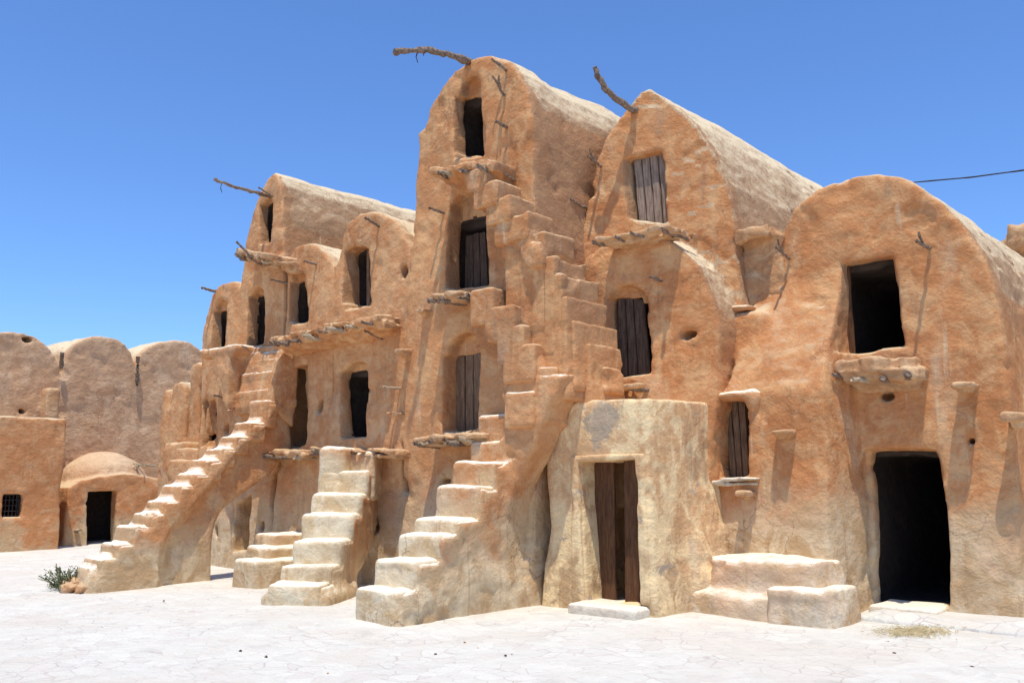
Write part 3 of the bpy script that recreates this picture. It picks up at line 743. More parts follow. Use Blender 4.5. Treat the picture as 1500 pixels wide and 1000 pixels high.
# E lobes at the far end
gE = -1.7; gEf = lambda x, z: gE + 0 * x
LB = ['lowest and slimmest granary front, last before the far corner', 'narrow pale-capped granary front, second from the far corner', 'slim granary front touching the landing, third from the far corner']
for i, (a, b, top, cu) in enumerate(((237, 247, 569, None), (249, 271, 558, None), (276, 303, 531, None))):
    m = (a + b) / 2; pr = poly([(a - 1, top + 40), (a, top + 12), (a + (m - a) * .4, top + 3), (m, top), (b - (b - m) * .3, top + 2), (b, top + 12), (b + 1, top + 40)], gE)
    cc = [cut(quad(gE, (a + (b - a) * .55, top + 35), (b - 3, top + 33), (b - 4, 650), (a + (b - a) * .5, 652), .1), gEf, .35)] if i == 2 else []
    left_granary(LB[i], pr, cc, pr[0][0] - .3, pr[-1][0] + .3, pr[3][1] + .3, 2.0, vox=.05, gg=gEf, gs=gE)
bk = poly([(271, 575), (277, 572)], gE + .5)
t = thing('linking_wall', 'shaded recessed strip of wall between the slim granary fronts near the far corner', 'wall', (bk[0][0], gE + .5, 0))
clay('wall', box(P(236, 600, gE)[0], P(300, 600, gE)[0], gE + .55, gE + 1.5, -.3, bk[0][1], .08), (P(236, 600, gE)[0] - .3, gE + .2, -.2), (P(300, 600, gE)[0] + .3, gE + 1.8, bk[0][1] + .3), .06, M_LEFT, t)

# ================================================================ porch, bench, thresholds
yP = -2.3
Por = thing('entrance_porch', 'yellowish flat-topped porch with a half-open brown door below the pointed granary', 'porch', (-6.6, -2.2, 0))
xr_ = P(951, 640, yP)[0]; xl_ = P(803, 640, yP)[0] - .05
dP = quad(yP, (848, 676), (931, 672), (942, 884), (861, 880))
ztop = P(880, 588, yP)[1]
fP = union(prism_y([(xl_ - .10, -.3), (xl_ + .02, 1.0), (xl_, ztop - .01), (xl_ + .8, ztop + .03), (xr_, ztop + .02), (xr_ + .0, 1.0), (xr_ + .06, -.3)], yP, -.3, .07),
           prism_y([(xr_ - .1, -.3), (xr_ - .1, 1.5), (xr_ + .0, 1.4), (xr_ + .15, .7), (xr_ + .4, .1), (xr_ + .45, -.3)], -1.5, -.5, .2), k=.15)
cP = [cut(dP, yP, .6), box(-7.15, -6.0, yP + .5, -.6, .12, 2.1, .05)]
clay('wall', minus(fP, *cP), (-8.1, -2.8, -.3), (-4.9, -.2, 2.95), .035, M_YEL, Por, .7)
# raised surround
fr = [P(*q, yP) for q in ((838, 884), (838, 668), (944, 663), (953, 886))]
surr = minus(prism_y([fr[0], (fr[1][0], fr[1][1]), (fr[2][0], fr[2][1]), fr[3]], yP - .035, yP + .1, .02), prism_y([(dP[0][0], dP[0][1] - 1)] + dP[1:-1] + [(dP[-1][0], dP[-1][1] - 1)], yP - 1, yP + 1, .02), k=.02)
clay('door_surround', surr, (fr[0][0] - .2, yP - .15, -.1), (fr[3][0] + .2, yP + .2, fr[1][1] + .2), .025, M_YEL, Por, .45)
dPb = quad(yP + .3, (862, 678), (940, 674), (942, 884), (864, 882))
planks(Por, dPb, yP + .30, 1, 0, .50, M_BROWN, 'door', 17, ytilt=.06)
planks(Por, dPb, yP + .24, 1, .72, 1, M_BROWN, 'door', 18)
def block(name, label, cat, f, lo, hi, m, amp=.5, vox=.03, noise=adobe_noise, grp=None):
    o = clay(name, f, lo, hi, vox, m, None, amp, noise); me = o.data
    lo, hi = np.array(lo), np.array(hi); c = [(lo[0] + hi[0]) / 2, (lo[1] + hi[1]) / 2, 0]
    me.transform(mathutils.Matrix.Translation((-c[0], -c[1], 0))); o.location = c
    return tag(o, label, cat, grp)
a = P(842, 880, yP - .12)[0]; b = P(943, 880, yP - .12)[0]
block('threshold_stone', 'pale worn doorstep in front of the half-open brown door', 'doorstep', box(a, b, yP - .32, yP + .35, -.2, .14, .05), (a - .2, yP - .6, -.1), (b + .2, yP + .5, .3), M_PALE)
block('threshold_stone', 'whitish doorstep slab in front of the open black doorway at the right', 'doorstep', union(box(-4.15, -3.35, -.42, .3, -.2, .15, .05), k=.05), (-4.4, -.7, -.1), (-3.1, .5, .3), M_PALE)
Ben = thing('stepped_bench', 'two-level plastered bench with white worn tops, between the yellowish porch and the black doorway', 'bench', (-4.8, -1.4, 0))
xb0, xb1 = P(1050, 860, -1.45)[0], P(1224, 860, -1.45)[0] - .26; zb_ = P(1140, 826, -1.45)[1]
M_BEN = plaster('plaster_bench', base=(.60, .34, .19), light=(.70, .52, .34), low=(.0, 1.25), low_amt=.9, side_amt=0, pale=(.90, .86, .78), lowc=((.76, .70, .60), (.56, .40, .26)))
zs_ = P(1190, 869, -1.6)[1]
clay('bench_back', union(prism_y([(xb0 - .05, -.4), (xb0 - .05, zb_), (xb1, zb_), (xb1 + .05, .4), (xb1 + .1, -.4)], -1.45, -.6, .12), box(xb0 - .45, xb1 - .3, -1.56, -.8, -.4, .25, .1), k=.15), (xb0 - .8, -1.9, -.3), (xb1 + .3, -.4, zb_ + .25), .032, M_BEN, Ben, 1.5)
xs_ = P(1130, 870, -1.6)[0]; xs1 = P(1240, 900, -1.6)[0] - .22
clay('step', prism_y([(xs_, -.4), (xs_, zs_), (xs1 - .02, zs_), (xs1 + .03, .2), (xs1 + .12, -.4)], -1.64, -.7, .10), (xs_ - .25, -1.9, -.3), (xs1 + .3, -.5, .75), .032, M_BEN, Ben, 1.5)
o = new = clay('pavement', union(box(-4.3, -2.2, -.75, .35, -.3, .055, .05), box(-4.0, -1.6, -.55, .4, -.3, .06, .05), k=.2), (-4.7, -1.1, -.1), (-1.4, .6, .25), .035, M_GROUND, None, .6)
o['kind'] = 'structure'

# ================================================================ staircases
def flight(parent, A, a, w, steps, end, m, last=None, proud=.0, vox=.028, amp=.85, drop=.3, wl=None):
    """steps: list of (s front, z top, optional w0, w1)"""
    for i, st in enumerate(steps):
        s, z = st[0], st[1]; w0, w1 = (st[2], st[3]) if len(st) > 2 else (-w, 0)
        s1 = steps[i + 1][0] if i + 1 < len(steps) else end
        zl = steps[i - 1][1] - .12 if i else -.3
        f = obox(A, a, s, max(s1, s + .12) + .06, w0 - proud, w1 + proud, min(zl, z - .12), z, .05)
        cs = [np.array(A) + np.array(a) * ss + np.array([a[1], -a[0]]) * ww for ss in (s, max(s1, s + .12) + .06) for ww in (w0, w1)]
        lo = np.min(cs, 0) - .12; hi = np.max(cs, 0) + .12
        clay('step', f, (lo[0], lo[1], max(min(zl, z - .12), -.2) - .1), (hi[0], hi[1], z + .1), vox, m, parent, amp)
def stairbody(parent, A, a, w, steps, under, m, name='stair_wall', extra=(), vox=.036, amp=.8, k=.07, lo=None, hi=None, cuts=()):
    top = []
    for i, st in enumerate(steps):
        zl = steps[i - 1][1] - .05 if i else -.35
        top.append((st[0] + .05, zl)); top.append((st[0] + .06, st[1] - .05))
    pts = top + under
    f = prism_s(pts, A, a, -w - .012, .012, .04)
    if extra: f = union(f, *extra, k=.18)
    if cuts: f = minus(f, *cuts)
    return clay(name, f, lo, hi, vox, m, parent, amp)
# S1 long bridging staircase at the left
A1 = (-13.2, -5.62); a1 = (0.0, 1.0); w1 = .55
S1 = thing('adobe_staircase', 'long staircase bridging over an archway, with a bush at its foot', 'staircase', (*A1, 0), 'outdoor adobe staircases')
L1 = [(122, 815), (146, 795), (169, 770), (193, 753), (215, 734), (236, 711), (258, 693), (278, 673), (298, 656), (319, 638), (340, 618), (364, 588)]
Al = (A1[0] - w1, A1[1]); st1 = []
for q in L1: s, z = PL(*q, Al, a1); st1.append((s, z))
for i in range(1, len(st1)):
    if st1[i][0] < st1[i - 1][0] + .1: st1[i] = (st1[i - 1][0] + .1, st1[i][1])
und = [(3.4, 2.95), (2.99, 2.72), (2.82, 2.42), (2.33, 2.04), (1.98, 1.65), (1.65, 1.29), (1.25, .91), (1.04, .58), (1.0, -.35)]
A1b = (-13.2, -5.62)
sup1 = [(0, -.35), (.1, .3), (.6, .6), (1.3, 1.3), (2.0, 1.95), (2.8, 2.6), (3.4, 2.9), (3.46, 2.02), (2.93, 1.6), (2.43, 1.3), (2.13, 1.11), (2.0, .89), (1.96, .52), (2.01, -.35)]
print('S1', [(round(s, 2), round(z, 2)) for s, z in st1], [(round(s, 2), round(z, 2)) for s, z in und])
stairbody(S1, A1, a1, w1, st1, [(3.4, st1[-1][1] - .1)] + und + [(0, -.35)], M_STAIR, lo=(-14.1, -6.1, -.3), hi=(-12.6, -2.1, 3.5),
          extra=[prism_s(sup1, A1, a1, -w1, -.10, .05), prism_x([(-5.75, -.4), (-5.5, .2), (-4.6, .15), (-4.3, -.4)], -13.6, -13.20, .15)])
flight(S1, A1, a1, w1, st1, 3.0, M_STAIR)
# upper flight, wide, against the wall
xu0, xu1 = P(350, 560, -2.58)[0], P(406, 560, -2.58)[0]
ups = [(571, -2.68), (545, -2.61), (526, -2.54), (508, -2.47)]
prev = st1[-1][1]; stu = []
for i, (py, yy) in enumerate(ups):
    z = P(380, py, yy)[1]; stu.append((yy, z, xu0 - A1[0] - .0, xu1 - A1[0]))
for i, (yy, z, wa, wb) in enumerate(stu):
    yn = stu[i + 1][0] if i < 3 else -2.2; zl = (stu[i - 1][1] if i else z - .35) - .05
    sh = -.0 * i
    clay('step', box(xu0 + sh, xu1 - .08, yy, yn + .1, zl, z, .035), (xu0 - .2, yy - .2, zl - .15), (xu1 + .1, yn + .3, z + .12), .03, M_STAIR, S1, .6)
zt_ = stu[-1][1]
clay('parapet', union(prism_x([(-2.74, stu[0][1] - .3), (-2.7, stu[0][1] - .05), (-2.62, stu[1][1] + .05), (-2.55, stu[2][1] + .1), (-2.48, zt_), (-2.2, zt_), (-2.2, stu[0][1] - .7)], xu1 - .1, xu1 + .06, .05), k=.05),
     (xu1 - .35, -3.5, stu[0][1] - .9), (xu1 + .3, -2.0, zt_ + .3), .03, M_STAIR, S1, .6)
clay('upper_flight', prism_x([(-2.70, stu[0][1] - .3), (-2.66, stu[0][1] - .05), (-2.58, stu[1][1] - .05), (-2.5, zt_ - .1), (-2.2, zt_ - .1), (-2.2, stu[0][1] - .6), (-2.5, stu[0][1] - .5)], xu0 + .03, xu1 - .06, .05),
     (xu0 - .2, -3.5, st1[-1][1] - 1.1), (xu1 + .2, -2.0, zt_ + .2), .036, M_STAIR, S1, .7)
ll = P3(285, 512, -2.95)
lz = P3(350, 505, -2.75)[2]
clay('landing', union(box(ll[0], xu0 + .25, -2.85, -2.1, lz - .13, lz, .05), prism_y([(xu0 - .55, lz - .1), (xu0 + .1, lz - .1), (xu0 + .1, lz - 1.2), (xu0 - .02, lz - 1.0)], -2.85, -2.3, .05), k=.1), (ll[0] - .3, -3.3, lz - 1.5), (xu0 + .5, -2.0, lz + .3), .035, M_STAIR, S1, 1.2)
# S2
A2 = (-9.58, -4.24); a2 = (-.53, .848); w2 = .72
S2 = thing('adobe_staircase', 'x', 'staircase', (*A2, 0), 'outdoor adobe staircases')
S2['label'] = 'broad whitewashed staircase between the bridging staircase and the foreground one'
st2 = [PL(*q, A2, a2) for q in ((474, 857), (487, 831), (497, 792), (513, 753), (531, 724), (541, 689), (560, 662))]
print('S2', [(round(s, 2), round(z, 2)) for s, z in st2])
st2 = [(.02, .27), (.40, .46), (.75, .75), (1.08, 1.08), (1.43, 1.36), (1.74, 1.70), (2.05, 1.98)]
for i in range(1, len(st2)):
    if st2[i][0] < st2[i - 1][0] + .22: st2[i] = (st2[i - 1][0] + .22, st2[i][1])
E2 = st2[-1][0]
und2 = [(E2 + .45, st2[-1][1] - .1), (E2 + .45, st2[-1][1] - .35), PL(560, 745, A2, a2), PL(538, 815, A2, a2), (PL(524, 855, A2, a2)[0], .25), (PL(524, 855, A2, a2)[0] + .1, -.35), (0, -.35)]
print(und2)
stairbody(S2, A2, a2, w2, st2, und2, M_STAIR, lo=(-12.4, -5.1, -.3), hi=(-9.1, -2.0, 2.7), extra=[obox(A2, a2, .1, 1.3, -.85, .08, -.4, .12, .08)])
flight(S2, A2, a2, w2, st2, E2 + .45, M_STAIRW)
f = union(obox(A2, a2, E2 - .30, E2 + .5, -w2 - .06, -w2 + .34, st2[-2][1] - .6, st2[-1][1] + .08, .08), obox(A2, a2, E2 - .2, E2 + .3, -.10, .06, st2[-3][1] - .1, st2[-1][1] + .02, .05), k=.02)
cc_ = np.array(A2) + np.array(a2) * E2
clay('parapet', f, (cc_[0] - 1.3, cc_[1] - 1.4, 1.0), (cc_[0] + 1.2, cc_[1] + .9, 2.6), .03, M_STAIRW, S2, .7)
# S3 tower staircase
A3 = (-7.70, -4.6); a3 = (0.0, 1.0); w3 = .70
S3 = thing('adobe_staircase', 'steep foreground staircase climbing to the tower doors and splitting into two flights', 'staircase', (*A3, 0), 'outdoor adobe staircases')
STRIP0 = [(757, 612), (744, 581), (762, 546), (836, 546), (814, 600), (792, 652), (768, 705), (750, 752), (744, 800), (754, 900), (735, 900), (745, 660)]
st3 = [PL(*q, (A3[0] - w3, A3[1]), a3) for q in ((521, 861), (548, 818), (583, 783), (607, 760), (640, 713), (665, 677), (688, 648), (708, 610))]
print('S3', [(round(s, 2), round(z, 2)) for s, z in st3])
for i in range(1, len(st3)):
    st3[i] = (min(st3[i][0], 1.05 + .16 * (i - 2)) if i > 6 else st3[i][0], st3[i][1])
    if st3[i][0] < st3[i - 1][0] + .14: st3[i] = (st3[i - 1][0] + .14, st3[i][1])
und3 = [PL(*q, A3, a3) for q in ((838, 545), (812, 600), (790, 655), (765, 710), (746, 755), (740, 800), (752, 870))]
print(und3, st3)
und3[-1] = (und3[-1][0], -.35)
body3 = st3
und3 = [(min(s_, 2.6 if z_ < 2.5 else 2.45), min(z_, st3[-1][1] - .1)) for s_, z_ in und3]
E3 = 2.45
stairbody(S3, A3, a3, w3, st3, [(2.4, st3[-1][1] - .06), (2.4, -.35), (0, -.35)], M_STAIR, lo=(-9.1, -5.0, -.3), hi=(-6.6, -1.0, 3.6), amp=1.2,
          extra=[prism_y([P(*q, -2.6) for q in STRIP0], -2.74, -2.32, .06), prism_x([(-4.6, -.4), (-4.3, .25), (-3.3, .5), (-2.5, .25), (-2.3, -.4)], -8.1, -7.68, .15)])
flight(S3, A3, a3, w3, st3, E3 - .1, M_STAIRM)
for p0, p1, yf, yb in (((740, 575), (780, 575), -2.80, -2.25), ((760, 540), (810, 540), -2.70, -2.2)):
    a = P3(*p0, yf); b = P3(*p1, yf); z = a[2]
    clay('step', box(a[0], b[0], yf - .02, yb, z - .45, z, .035), (a[0] - .15, yf - .15, z - .6), (b[0] + .2, yb + .15, z + .12), .03, M_STAIR, S3, .7)
# left upper flight to the third door
lf = [((735, 507), (782, 507)), ((725, 480), (766, 480)), ((707, 451), (752, 451)), ((688, 426), (722, 424))]
for i, (p0, p1) in enumerate(lf):
    yf = -2.78; a = P3(*p0, yf); b = P3(*p1, yf); z = a[2]; zl = z - .5
    clay('step', box(a[0], b[0], yf, -2.2, zl, z, .035), (a[0] - .15, yf - .15, zl - .1), (b[0] + .15, -2.1, z + .12), .03, M_LEFT, S3, .7)
# right upper flight to the top door
rt = [((838, 537), (888, 537), -2.02, -1.6), ((800, 503), (864, 503), -2.28, -1.5), ((780, 470), (842, 470), -2.50, -1.5), ((768, 437), (830, 437), -2.60, -1.7), ((762, 405), (822, 405), -2.61, -1.8), ((750, 380), (812, 380), -2.62, -1.9),
      ((737, 345), (797, 345), -2.64, -2.0), ((725, 315), (772, 315), -2.73, -2.2), ((709, 288), (748, 288), -2.78, -2.2), ((690, 266), (728, 266), -2.82, -2.2), ((676, 246), (709, 243), -2.84, -2.2)]
for i, (p0, p1, yf, yb) in enumerate(rt):
    a = P3(*p0, yf); b = P3(*p1, yf); z = (a[2] + b[2]) / 2; zl = z - (1.3 if 2 < i < 7 else .9 if i in (1, 2) else .36)
    clay('step', box(a[0], b[0], yf, yb, zl, z, .035), (a[0] - .15, yf - .15, zl - .1), (b[0] + .15, yb + .15, z + .12), .03, M_WALL2, S3, 1.1)
# masonry under the upper flights
def strip(name, pts, y0, y1, parent, m, amp=1.0, k=.06, cuts=()):
    q = [P(px, py, y0) for px, py in pts]; xs = [t[0] for t in q]; zs = [t[1] for t in q]
    f = prism_y(q, y0, y1, k)
    return clay(name, f, (min(xs) - .2, y0 - .2, min(zs) - .2), (max(xs) + .2, y1 + .2, max(zs) + .2), .036, m, parent, amp)
strip('flight_wall', [(690, 430), (722, 430), (722, 455), (750, 457), (750, 485), (768, 487), (770, 512), (786, 515), (800, 560), (800, 620), (745, 620), (735, 560), (728, 510), (712, 470)], -2.72, -2.2, S3, M_LEFT)
strip('flight_wall', [(690, 250), (705, 270), (728, 272), (730, 293), (748, 295), (750, 322), (772, 323), (778, 352), (790, 354), (795, 390), (775, 392), (760, 375), (742, 345), (728, 318), (706, 296), (690, 275), (672, 255)], -2.70, -2.2, S3, M_LEFT, amp=1.6)
# small block steps beside the bridging staircase
yS = -3.0
Sm = thing('block_steps', 'three small chunky pale steps against the wall beside the archway', 'steps', (P(375, 830, yS)[0], yS, 0))
for (p0, p1, y0, y1) in (((342, 818), (383, 818), -3.75, -3.0), ((360, 799), (398, 799), -3.4, -2.8), ((372, 780), (408, 781), -3.1, -2.6)):
    a = P3(*p0, y0); b = P3(*p1, y0)
    clay('step', box(a[0], b[0] - .12, y0, -2.25, -.3, a[2], .06), (a[0] - .2, y0 - .2, -.2), (b[0] + .45, -2.1, a[2] + .15), .032, M_STAIR, Sm, .8)
# small steps in the far corner
Sf = thing('block_steps', 'low reddish steps in the far corner below the slim granary fronts', 'steps', (P(265, 690, -2.6)[0], -2.6, 0))
for (p0, p1, y0) in (((246, 673), (292, 669), -2.25), ((256, 656), (288, 653), -2.1), ((240, 648), (274, 643), -1.95), ((262, 694), (296, 690), -2.4)):
    a = P3(*p0, y0); b = P3(*p1, y0)
    clay('step', box(a[0], b[0], y0, -1.5, -.3 if a[2] < 2 else a[2] - .6, a[2], .05), (a[0] - .2, y0 - .2, max(-.2, a[2] - .9)), (b[0] + .2, -1.4, a[2] + .15), .04, M_LEFT, Sf, .9)

# ================================================================ far wing (faces the courtyard across the end)
xV = -24.3
def end_vault(label, pts, cuts, seed, extra=None):
    q = [X(px, py, xV) for px, py in pts]; ys = [t[0] for t in q]
    pl = [(q[0][0], -.4)] + q + [(q[-1][0], -.4)]
    t = thing('vaulted_granary', label, 'granary', (xV, (ys[0] + ys[-1]) / 2, 0), 'vaulted adobe granaries')
    f = prism_x(pl, xV - 5, xV, .05)
    if cuts: f = minus(f, *cuts)
    V, F = surface(f, (xV - 5.2, min(ys) - .3, -.3), (xV + .3, max(ys) + .3, max(t_[1] for t_ in q) + .3), .055, 1.15)
    c = V[F].mean(1); m = (c[:, 0] < xV - .2) & (c[:, 2] > 3.6)
    for nm, mask, mm in (('wall', ~m, M_RAW), ('roof', m, M_ROOF)): v, fc = compact(V, F[mask]); new_mesh(nm, v, fc, mm, t)
    return t
e0 = X(40, 497, xV); e1 = X(33, 602, xV)
V1 = end_vault('rounded raw mud granary at the far left edge, a small hole near its crown', [(-70, 560), (-60, 525), (-40, 500), (0, 489), (20, 487), (35, 488), (50, 491), (63, 498), (76, 510), (87, 527), (98, 560)], [ell((xV, e0[0], e0[1]), (.5, .12, .07)), ell((xV, e1[0], e1[1]), (.5, .09, .07))], 1)
V2 = end_vault('raw mud vault at the back between two drain spouts', [(84, 560), (91, 530), (98, 514), (110, 502), (122, 496), (135, 492), (148, 491), (160, 493), (172, 497), (183, 506), (192, 517), (198, 530), (208, 560)], [], 2)
V3 = end_vault('raw mud vault at the back that runs behind the slim granary fronts', [(193, 560), (199, 530), (206, 519), (218, 508), (235, 501), (255, 498), (280, 501), (300, 515), (318, 535), (322, 560)], [], 3)
for (pa, pb, par) in (((90, 516), (90, 540), V2), ((201, 522), (201, 565), V3)):
    y0, z0 = X(*pa, xV + .1); y1, z1 = X(*pb, xV + .1)
    stick('drain_spout', [(xV + .14, y0, z0), (xV + .12, (y0 + y1) / 2, (z0 + z1) / 2), (xV + .08, y1, z1)], [.05, .05, .045], M_STICK, par, 2, .005)
y0, z0 = X(77, 570, xV + .4); 
t = thing('chimney_slab', 'narrow upright pale slab rising behind the flat roof of the left annex', 'slab', (xV + .3, y0, 2.5))
ya, za = X(66, 612, xV + .4); yb_, zb2 = X(91, 568, xV + .4)
clay('slab', box(xV - .2, xV + .4, ya, yb_, 1.5, zb2, .08), (xV - .4, ya - .2, 1.4), (xV + .6, yb_ + .2, zb2 + .2), .05, M_STONE, t, .6)
# annex with barred window
xA = -21.8
An = thing('flat_roofed_annex', 'flat-roofed reddish annex at the left edge with one small barred window', 'annex', (xA, -4.5, 0))
yA, zA = X(98, 613, xA)
ww = [X(*q, xA) for q in ((6, 724), (33, 723), (33, 756), (6, 757))]
fA = minus(prism_x([(-9, -.4), (-9, zA), (yA, zA), (yA + .03, -.4)], xV - .5, xA, .06), box(xA - .35, xA + .5, ww[0][0], ww[1][0], ww[2][1], ww[0][1], .02), box(xA - 2.0, xA - .3, ww[0][0] - .3, ww[1][0] + .3, ww[2][1] - .3, ww[0][1] + .3, .05))
clay('wall', fA, (xV - .7, -9.2, -.3), (xA + .3, yA + .3, zA + .25), .05, M_BOX, An, .8)
gr = None
yw0, yw1, zw0, zw1 = ww[0][0], ww[1][0], ww[2][1], ww[0][1]
gw = clay('window', minus(box(xA - .22, xA - .16, yw0 - .02, yw1 + .02, zw0 - .02, zw1 + .02, .01), box(xA - .4, xA, yw0 + .03, yw1 - .03, zw0 + .03, zw1 - .03, .01), k=.01), (xA - .35, yw0 - .1, zw0 - .1), (xA - .05, yw1 + .1, zw1 + .1), .015, M_IRON, An, 0)
for k in range(1, 5):
    y = yw0 + (yw1 - yw0) * k / 5; stick('bar', [(xA - .1, y, zw0 - .03), (xA - .1, y, zw1 + .03)], .011, M_IRON, gw, k, 0)
for k in (1, 2, 3):
    z = zw0 + (zw1 - zw0) * k / 4; stick('bar', [(xA - .09, yw0 - .02, z), (xA - .09, yw1 + .02, z)], .010, M_IRON, gw, k, 0)
# low domed hut
xH = -22.5
Hu = thing('domed_hut', 'low hut with a shallow mud dome and an open black doorway', 'hut', (xH, -1.0, 0))
yh0 = X(99, 700, xH)[0]; yh1 = X(262, 700, xH)[0]
tops = [X(*q, xH) for q in ((99, 714), (118, 703), (150, 696), (185, 693), (215, 696), (245, 702), (262, 704))]
dh = [X(*q, xH) for q in ((131, 720), (171, 718), (171, 802), (127, 803))]
rf = prism_x([(tops[0][0], -.4)] + tops + [(tops[-1][0], -.4)], xV + .2, xH, .06)
cy_ = X(163, 662, xH - .8); rr_ = (X(222, 690, xH - .8)[0] - X(104, 690, xH - .8)[0]) / 2
dome = ell((xH - 1.15, cy_[0], tops[2][1] - .25), (1.1, rr_ * 1.05, cy_[1] - tops[2][1] + .28))
dcut = [prism_x(dh, xH - .5, xH + .6, .03), box(xH - 1.5, xH - .4, dh[0][0] - .3, dh[1][0] + .4, dh[2][1], dh[0][1] + .05, .05)]
V, F = surface(minus(union(rf, dome, k=.05), *dcut), (xV, yh0 - .3, -.3), (xH + .5, yh1 + .3, cy_[1] + .5), .045, .9)
c = V[F].mean(1); e1_ = V[F[:, 2]] - V[F[:, 0]]; e2_ = V[F[:, 3]] - V[F[:, 1]]; nn_ = np.cross(e1_, e2_); nn_ /= np.linalg.norm(nn_, axis=1)[:, None] + 1e-9
m = (c[:, 2] > 1.5) & (c[:, 0] < xH - .07) & (nn_[:, 2] > .0)
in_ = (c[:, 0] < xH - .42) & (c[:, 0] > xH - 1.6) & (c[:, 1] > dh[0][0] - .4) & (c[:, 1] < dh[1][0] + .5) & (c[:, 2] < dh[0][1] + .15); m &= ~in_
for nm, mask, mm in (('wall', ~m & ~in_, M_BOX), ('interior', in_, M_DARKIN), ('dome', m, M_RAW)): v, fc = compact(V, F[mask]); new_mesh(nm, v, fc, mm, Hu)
ll_ = tops
o = stick('bracket_peg', [(xH - .1, X(112, 778, xH)[0], X(112, 778, xH)[1]), (xH + .2, X(112, 778, xH)[0], X(112, 778, xH)[1] + .02)], [.06, .05], M_PALEW, Hu, 3)
# brushwood on the hut roof
yb0, zb0 = X(225, 682, xH - .2)
br = thing('brushwood', 'pale dry sticks lying on the hut roof beside the mud dome', 'sticks', (xH - .3, yb0, zb0))
sp = []
r = random.Random(4)
for i in range(16):
    c0 = np.array([xH - .3 + r.uniform(-.3, .2), yb0 + r.uniform(-.5, .5), zb0 - .02 + r.uniform(0, .08)]); d = np.array([r.uniform(-.3, .3), r.uniform(-.4, .4), r.uniform(-.03, .06)])
    sp.append(([c0 - d, c0, c0 + d], [.012, .015, .008]))
merge_sticks('dry_sticks', sp, M_PALEW, br)

# ================================================================ things on the right and small things
t = thing('rubble_wall', 'crumbling rubble wall behind the right shoulder of the broad round granary', 'wall', (0.5, 5, 0))
bx = P(1475, 345, 4.5)
f = union(box(P(1452, 345, 4.5)[0], 3.0, 4.5, 6.5, -.3, P(1460, 352, 4.5)[1], .2), box(P(1476, 345, 4.5)[0], 3.0, 4.4, 6.5, 3.0, P(1490, 333, 4.5)[1], .08), k=.1)
clay('wall', f, (P(1440, 345, 4.5)[0] - .3, 4.0, -.2), (3.2, 6.8, P(1490, 333, 4.5)[1] + .4), .07, M_STONE, t, 1.0, rough(8.8, 4.5))
t = thing('power_line', 'thin dark cable running from the round granary roof to the right edge under blue sky', 'cable', (*[float(v) for v in P3(1335, 266, 2.0)],))
stick('cable', [P3(1330, 268, 2.0), P3(1420, 260, 2.6), P3(1510, 248, 3.2), P3(1700, 215, 4.5)], .011, M_IRON, t, 1, 0, 6, 8)

def scatter_rock(px, py, sz, i, lab, cat='stone', grp=None, m=None, z=0):
    x, y = G(px, py, z); off = i * 7.7
    f = ell((x, y, z + sz * .35), (sz, sz * .8, sz * .6)); s = sz * 1.5
    o = clay('loose_stone', f, (x - s, y - s, z - .02 - s * .2), (x + s, y + s, z + s), sz / 6, m or M_STONE, None, sz * 6, lambda p, k: k * (.06 * vnoise(p, 1.4 / sz, off) + .03 * vnoise(p, 4 / sz, off)))
    o.data.transform(mathutils.Matrix.Translation((-x, -y, 0))); o.location = (x, y, 0)
    return tag(o, lab, cat, grp)
for i, (px, py, s) in enumerate(((101, 866, .13), (110, 858, .12), (118, 866, .12), (106, 850, .10), (116, 850, .09), (96, 857, .09), (122, 858, .11))):
    scatter_rock(px, py, s, i, 'rough brown stone in the small heap beside the bush', grp='stones heaped beside the bush', z=.05 if py < 860 else 0)
r = random.Random(11)
for i, (px, py, s) in enumerate(((352, 954, .018), (1300, 941, .02), (1310, 958, .018), (1425, 978, .02), (390, 962, .015), (638, 958, .014), (740, 960, .014), (240, 880, .015), (1120, 968, .014), (226, 954, .012), (1060, 945, .012), (560, 912, .02), (880, 985, .014), (150, 845 + 75, .016))):
    scatter_rock(px, py, s, 30 + i, 'tiny dark pebble lying loose on the pale paving', 'pebble', 'pebbles on the paving', M_DARKW)
for i in range(14):
    px, py = r.uniform(20, 1480), 1000 - 150 * r.random() ** 1.6
    if py < 905 + (30 if px > 500 else -10): py = 935 + r.random() * 50
    scatter_rock(px, py, r.uniform(.006, .013), 60 + i, 'tiny dark pebble lying loose on the pale paving', 'pebble', 'pebbles on the paving', M_STONE)
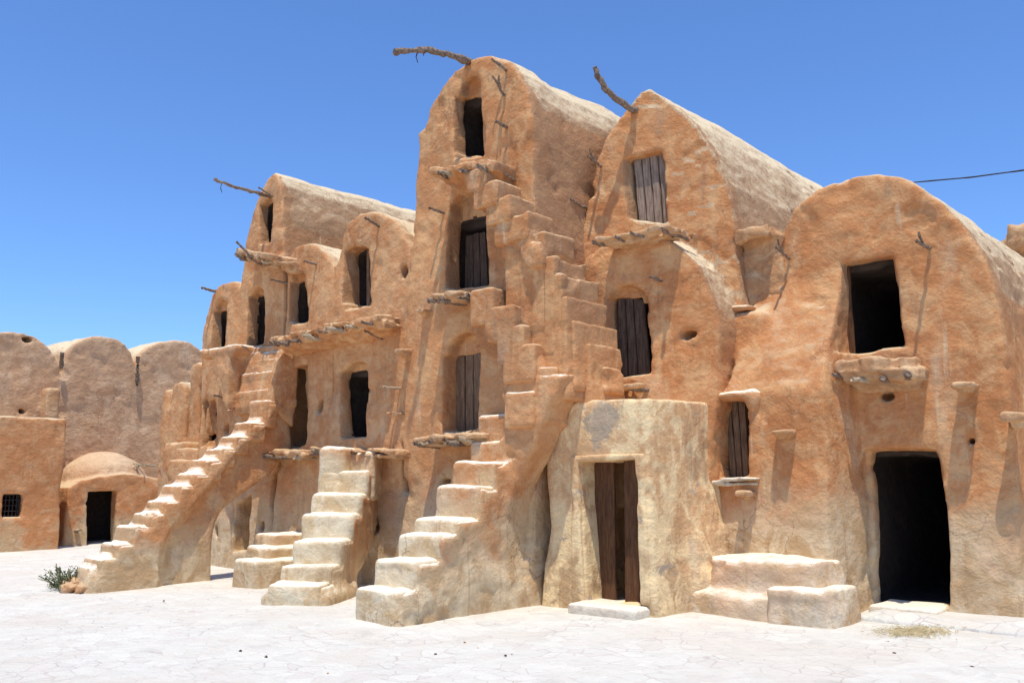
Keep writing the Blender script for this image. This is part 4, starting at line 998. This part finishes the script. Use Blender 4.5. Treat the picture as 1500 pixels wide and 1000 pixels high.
# bush
bx_, by_ = G(97, 862)
bu = thing('desert_shrub', 'small spiky grey-green shrub at the foot of the bridging staircase', 'shrub', (bx_, by_, 0))
V, F, Vs = [], [], []
r = random.Random(5); sp = []
for i in range(60):
    az = r.uniform(0, 2 * math.pi); el_ = r.uniform(.15, 1.25); L = r.uniform(.2, .43)
    d = np.array([math.cos(az) * math.cos(el_), math.sin(az) * math.cos(el_), math.sin(el_)]); b0 = np.array([bx_, by_, 0]) + np.array([r.uniform(-.1, .1), r.uniform(-.1, .1), 0])
    sp.append(([b0, b0 + d * L * .6, b0 + d * L + np.array([0, 0, -.03])], [.007, .005, .003]))
    for k in range(20):
        t_ = .2 + .8 * k / 20; c0 = b0 + d * L * t_; u = np.array([r.gauss(0, 1) for _ in range(3)]); u /= np.linalg.norm(u); u = u * .7 + d * .6
        v_ = np.cross(u, d); v_ /= np.linalg.norm(v_) + 1e-6; l = r.uniform(.03, .055); o = len(V)
        V += [c0 - v_ * .004, c0 + v_ * .004, c0 + u * l * .6 + v_ * .009, c0 + u * l, c0 + u * l * .6 - v_ * .009]; F.append((o, o + 1, o + 2, o + 3, o + 4))
merge_sticks('stem', sp, M_DRYLEAF, bu); new_mesh('leaf', V, F, M_LEAF, bu, False)['kind'] = 'stuff'
# straw patch
V, F = [], []
cx, cyy = G(1338, 927)
for i in range(900):
    px, py = r.gauss(1338, 26), r.gauss(927, 4); x, y = G(px, py, .01); a = r.uniform(0, math.pi); l = r.uniform(.008, .03); z = .022 + r.uniform(0, .02)
    c0 = np.array([x, y, z]); u = np.array([math.cos(a), math.sin(a), r.uniform(-.2, .2)]) * l; v_ = np.array([-math.sin(a), math.cos(a), 0]) * .003; up = np.array([0, 0, .005]); o = len(V)
    V += [c0 - u - v_, c0 + u - v_, c0 + u + v_, c0 - u + v_, c0 - u + up, c0 + u + up]; F += [(o, o + 1, o + 5, o + 4), (o + 2, o + 3, o + 4, o + 5), (o + 1, o + 2, o + 5), (o + 3, o, o + 4), (o, o + 3, o + 2, o + 1)]
o = new_mesh('straw', V, F, M_STRAW, None, False); tag(o, 'scattered yellow straw on the paving before the open black doorway', 'straw'); o['kind'] = 'stuff'
# scraps by the doorstep
def scrap(name, px, py, s, m, label, seed):
    x, y = G(px, py); rr = random.Random(seed); V, F = [], []
    n = 5
    for i in range(n):
        for j in range(n): V.append((x + (i - 2) * s / 4 + rr.uniform(-.2, .2) * s / 4, y + (j - 2) * s / 5 + rr.uniform(-.2, .2) * s / 4, .028 + rr.uniform(0, .4) * s))
    for i in range(n - 1):
        for j in range(n - 1): a = i * n + j; F.append((a, a + n, a + n + 1, a + 1))
    o = new_mesh(name, V, F, m); md = o.modifiers.new('thick', 'SOLIDIFY'); md.thickness = .002; tag(o, label, 'litter')
scrap('plastic_scrap', 876, 893, .14, M_BLUE, 'crumpled blue plastic scrap beside the doorstep of the brown door', 1)
scrap('paper_scrap', 852, 893, .16, M_WHITE, 'flat white paper scrap beside the blue one at the doorstep', 2)
print('script time', round(time.time() - T0, 1))
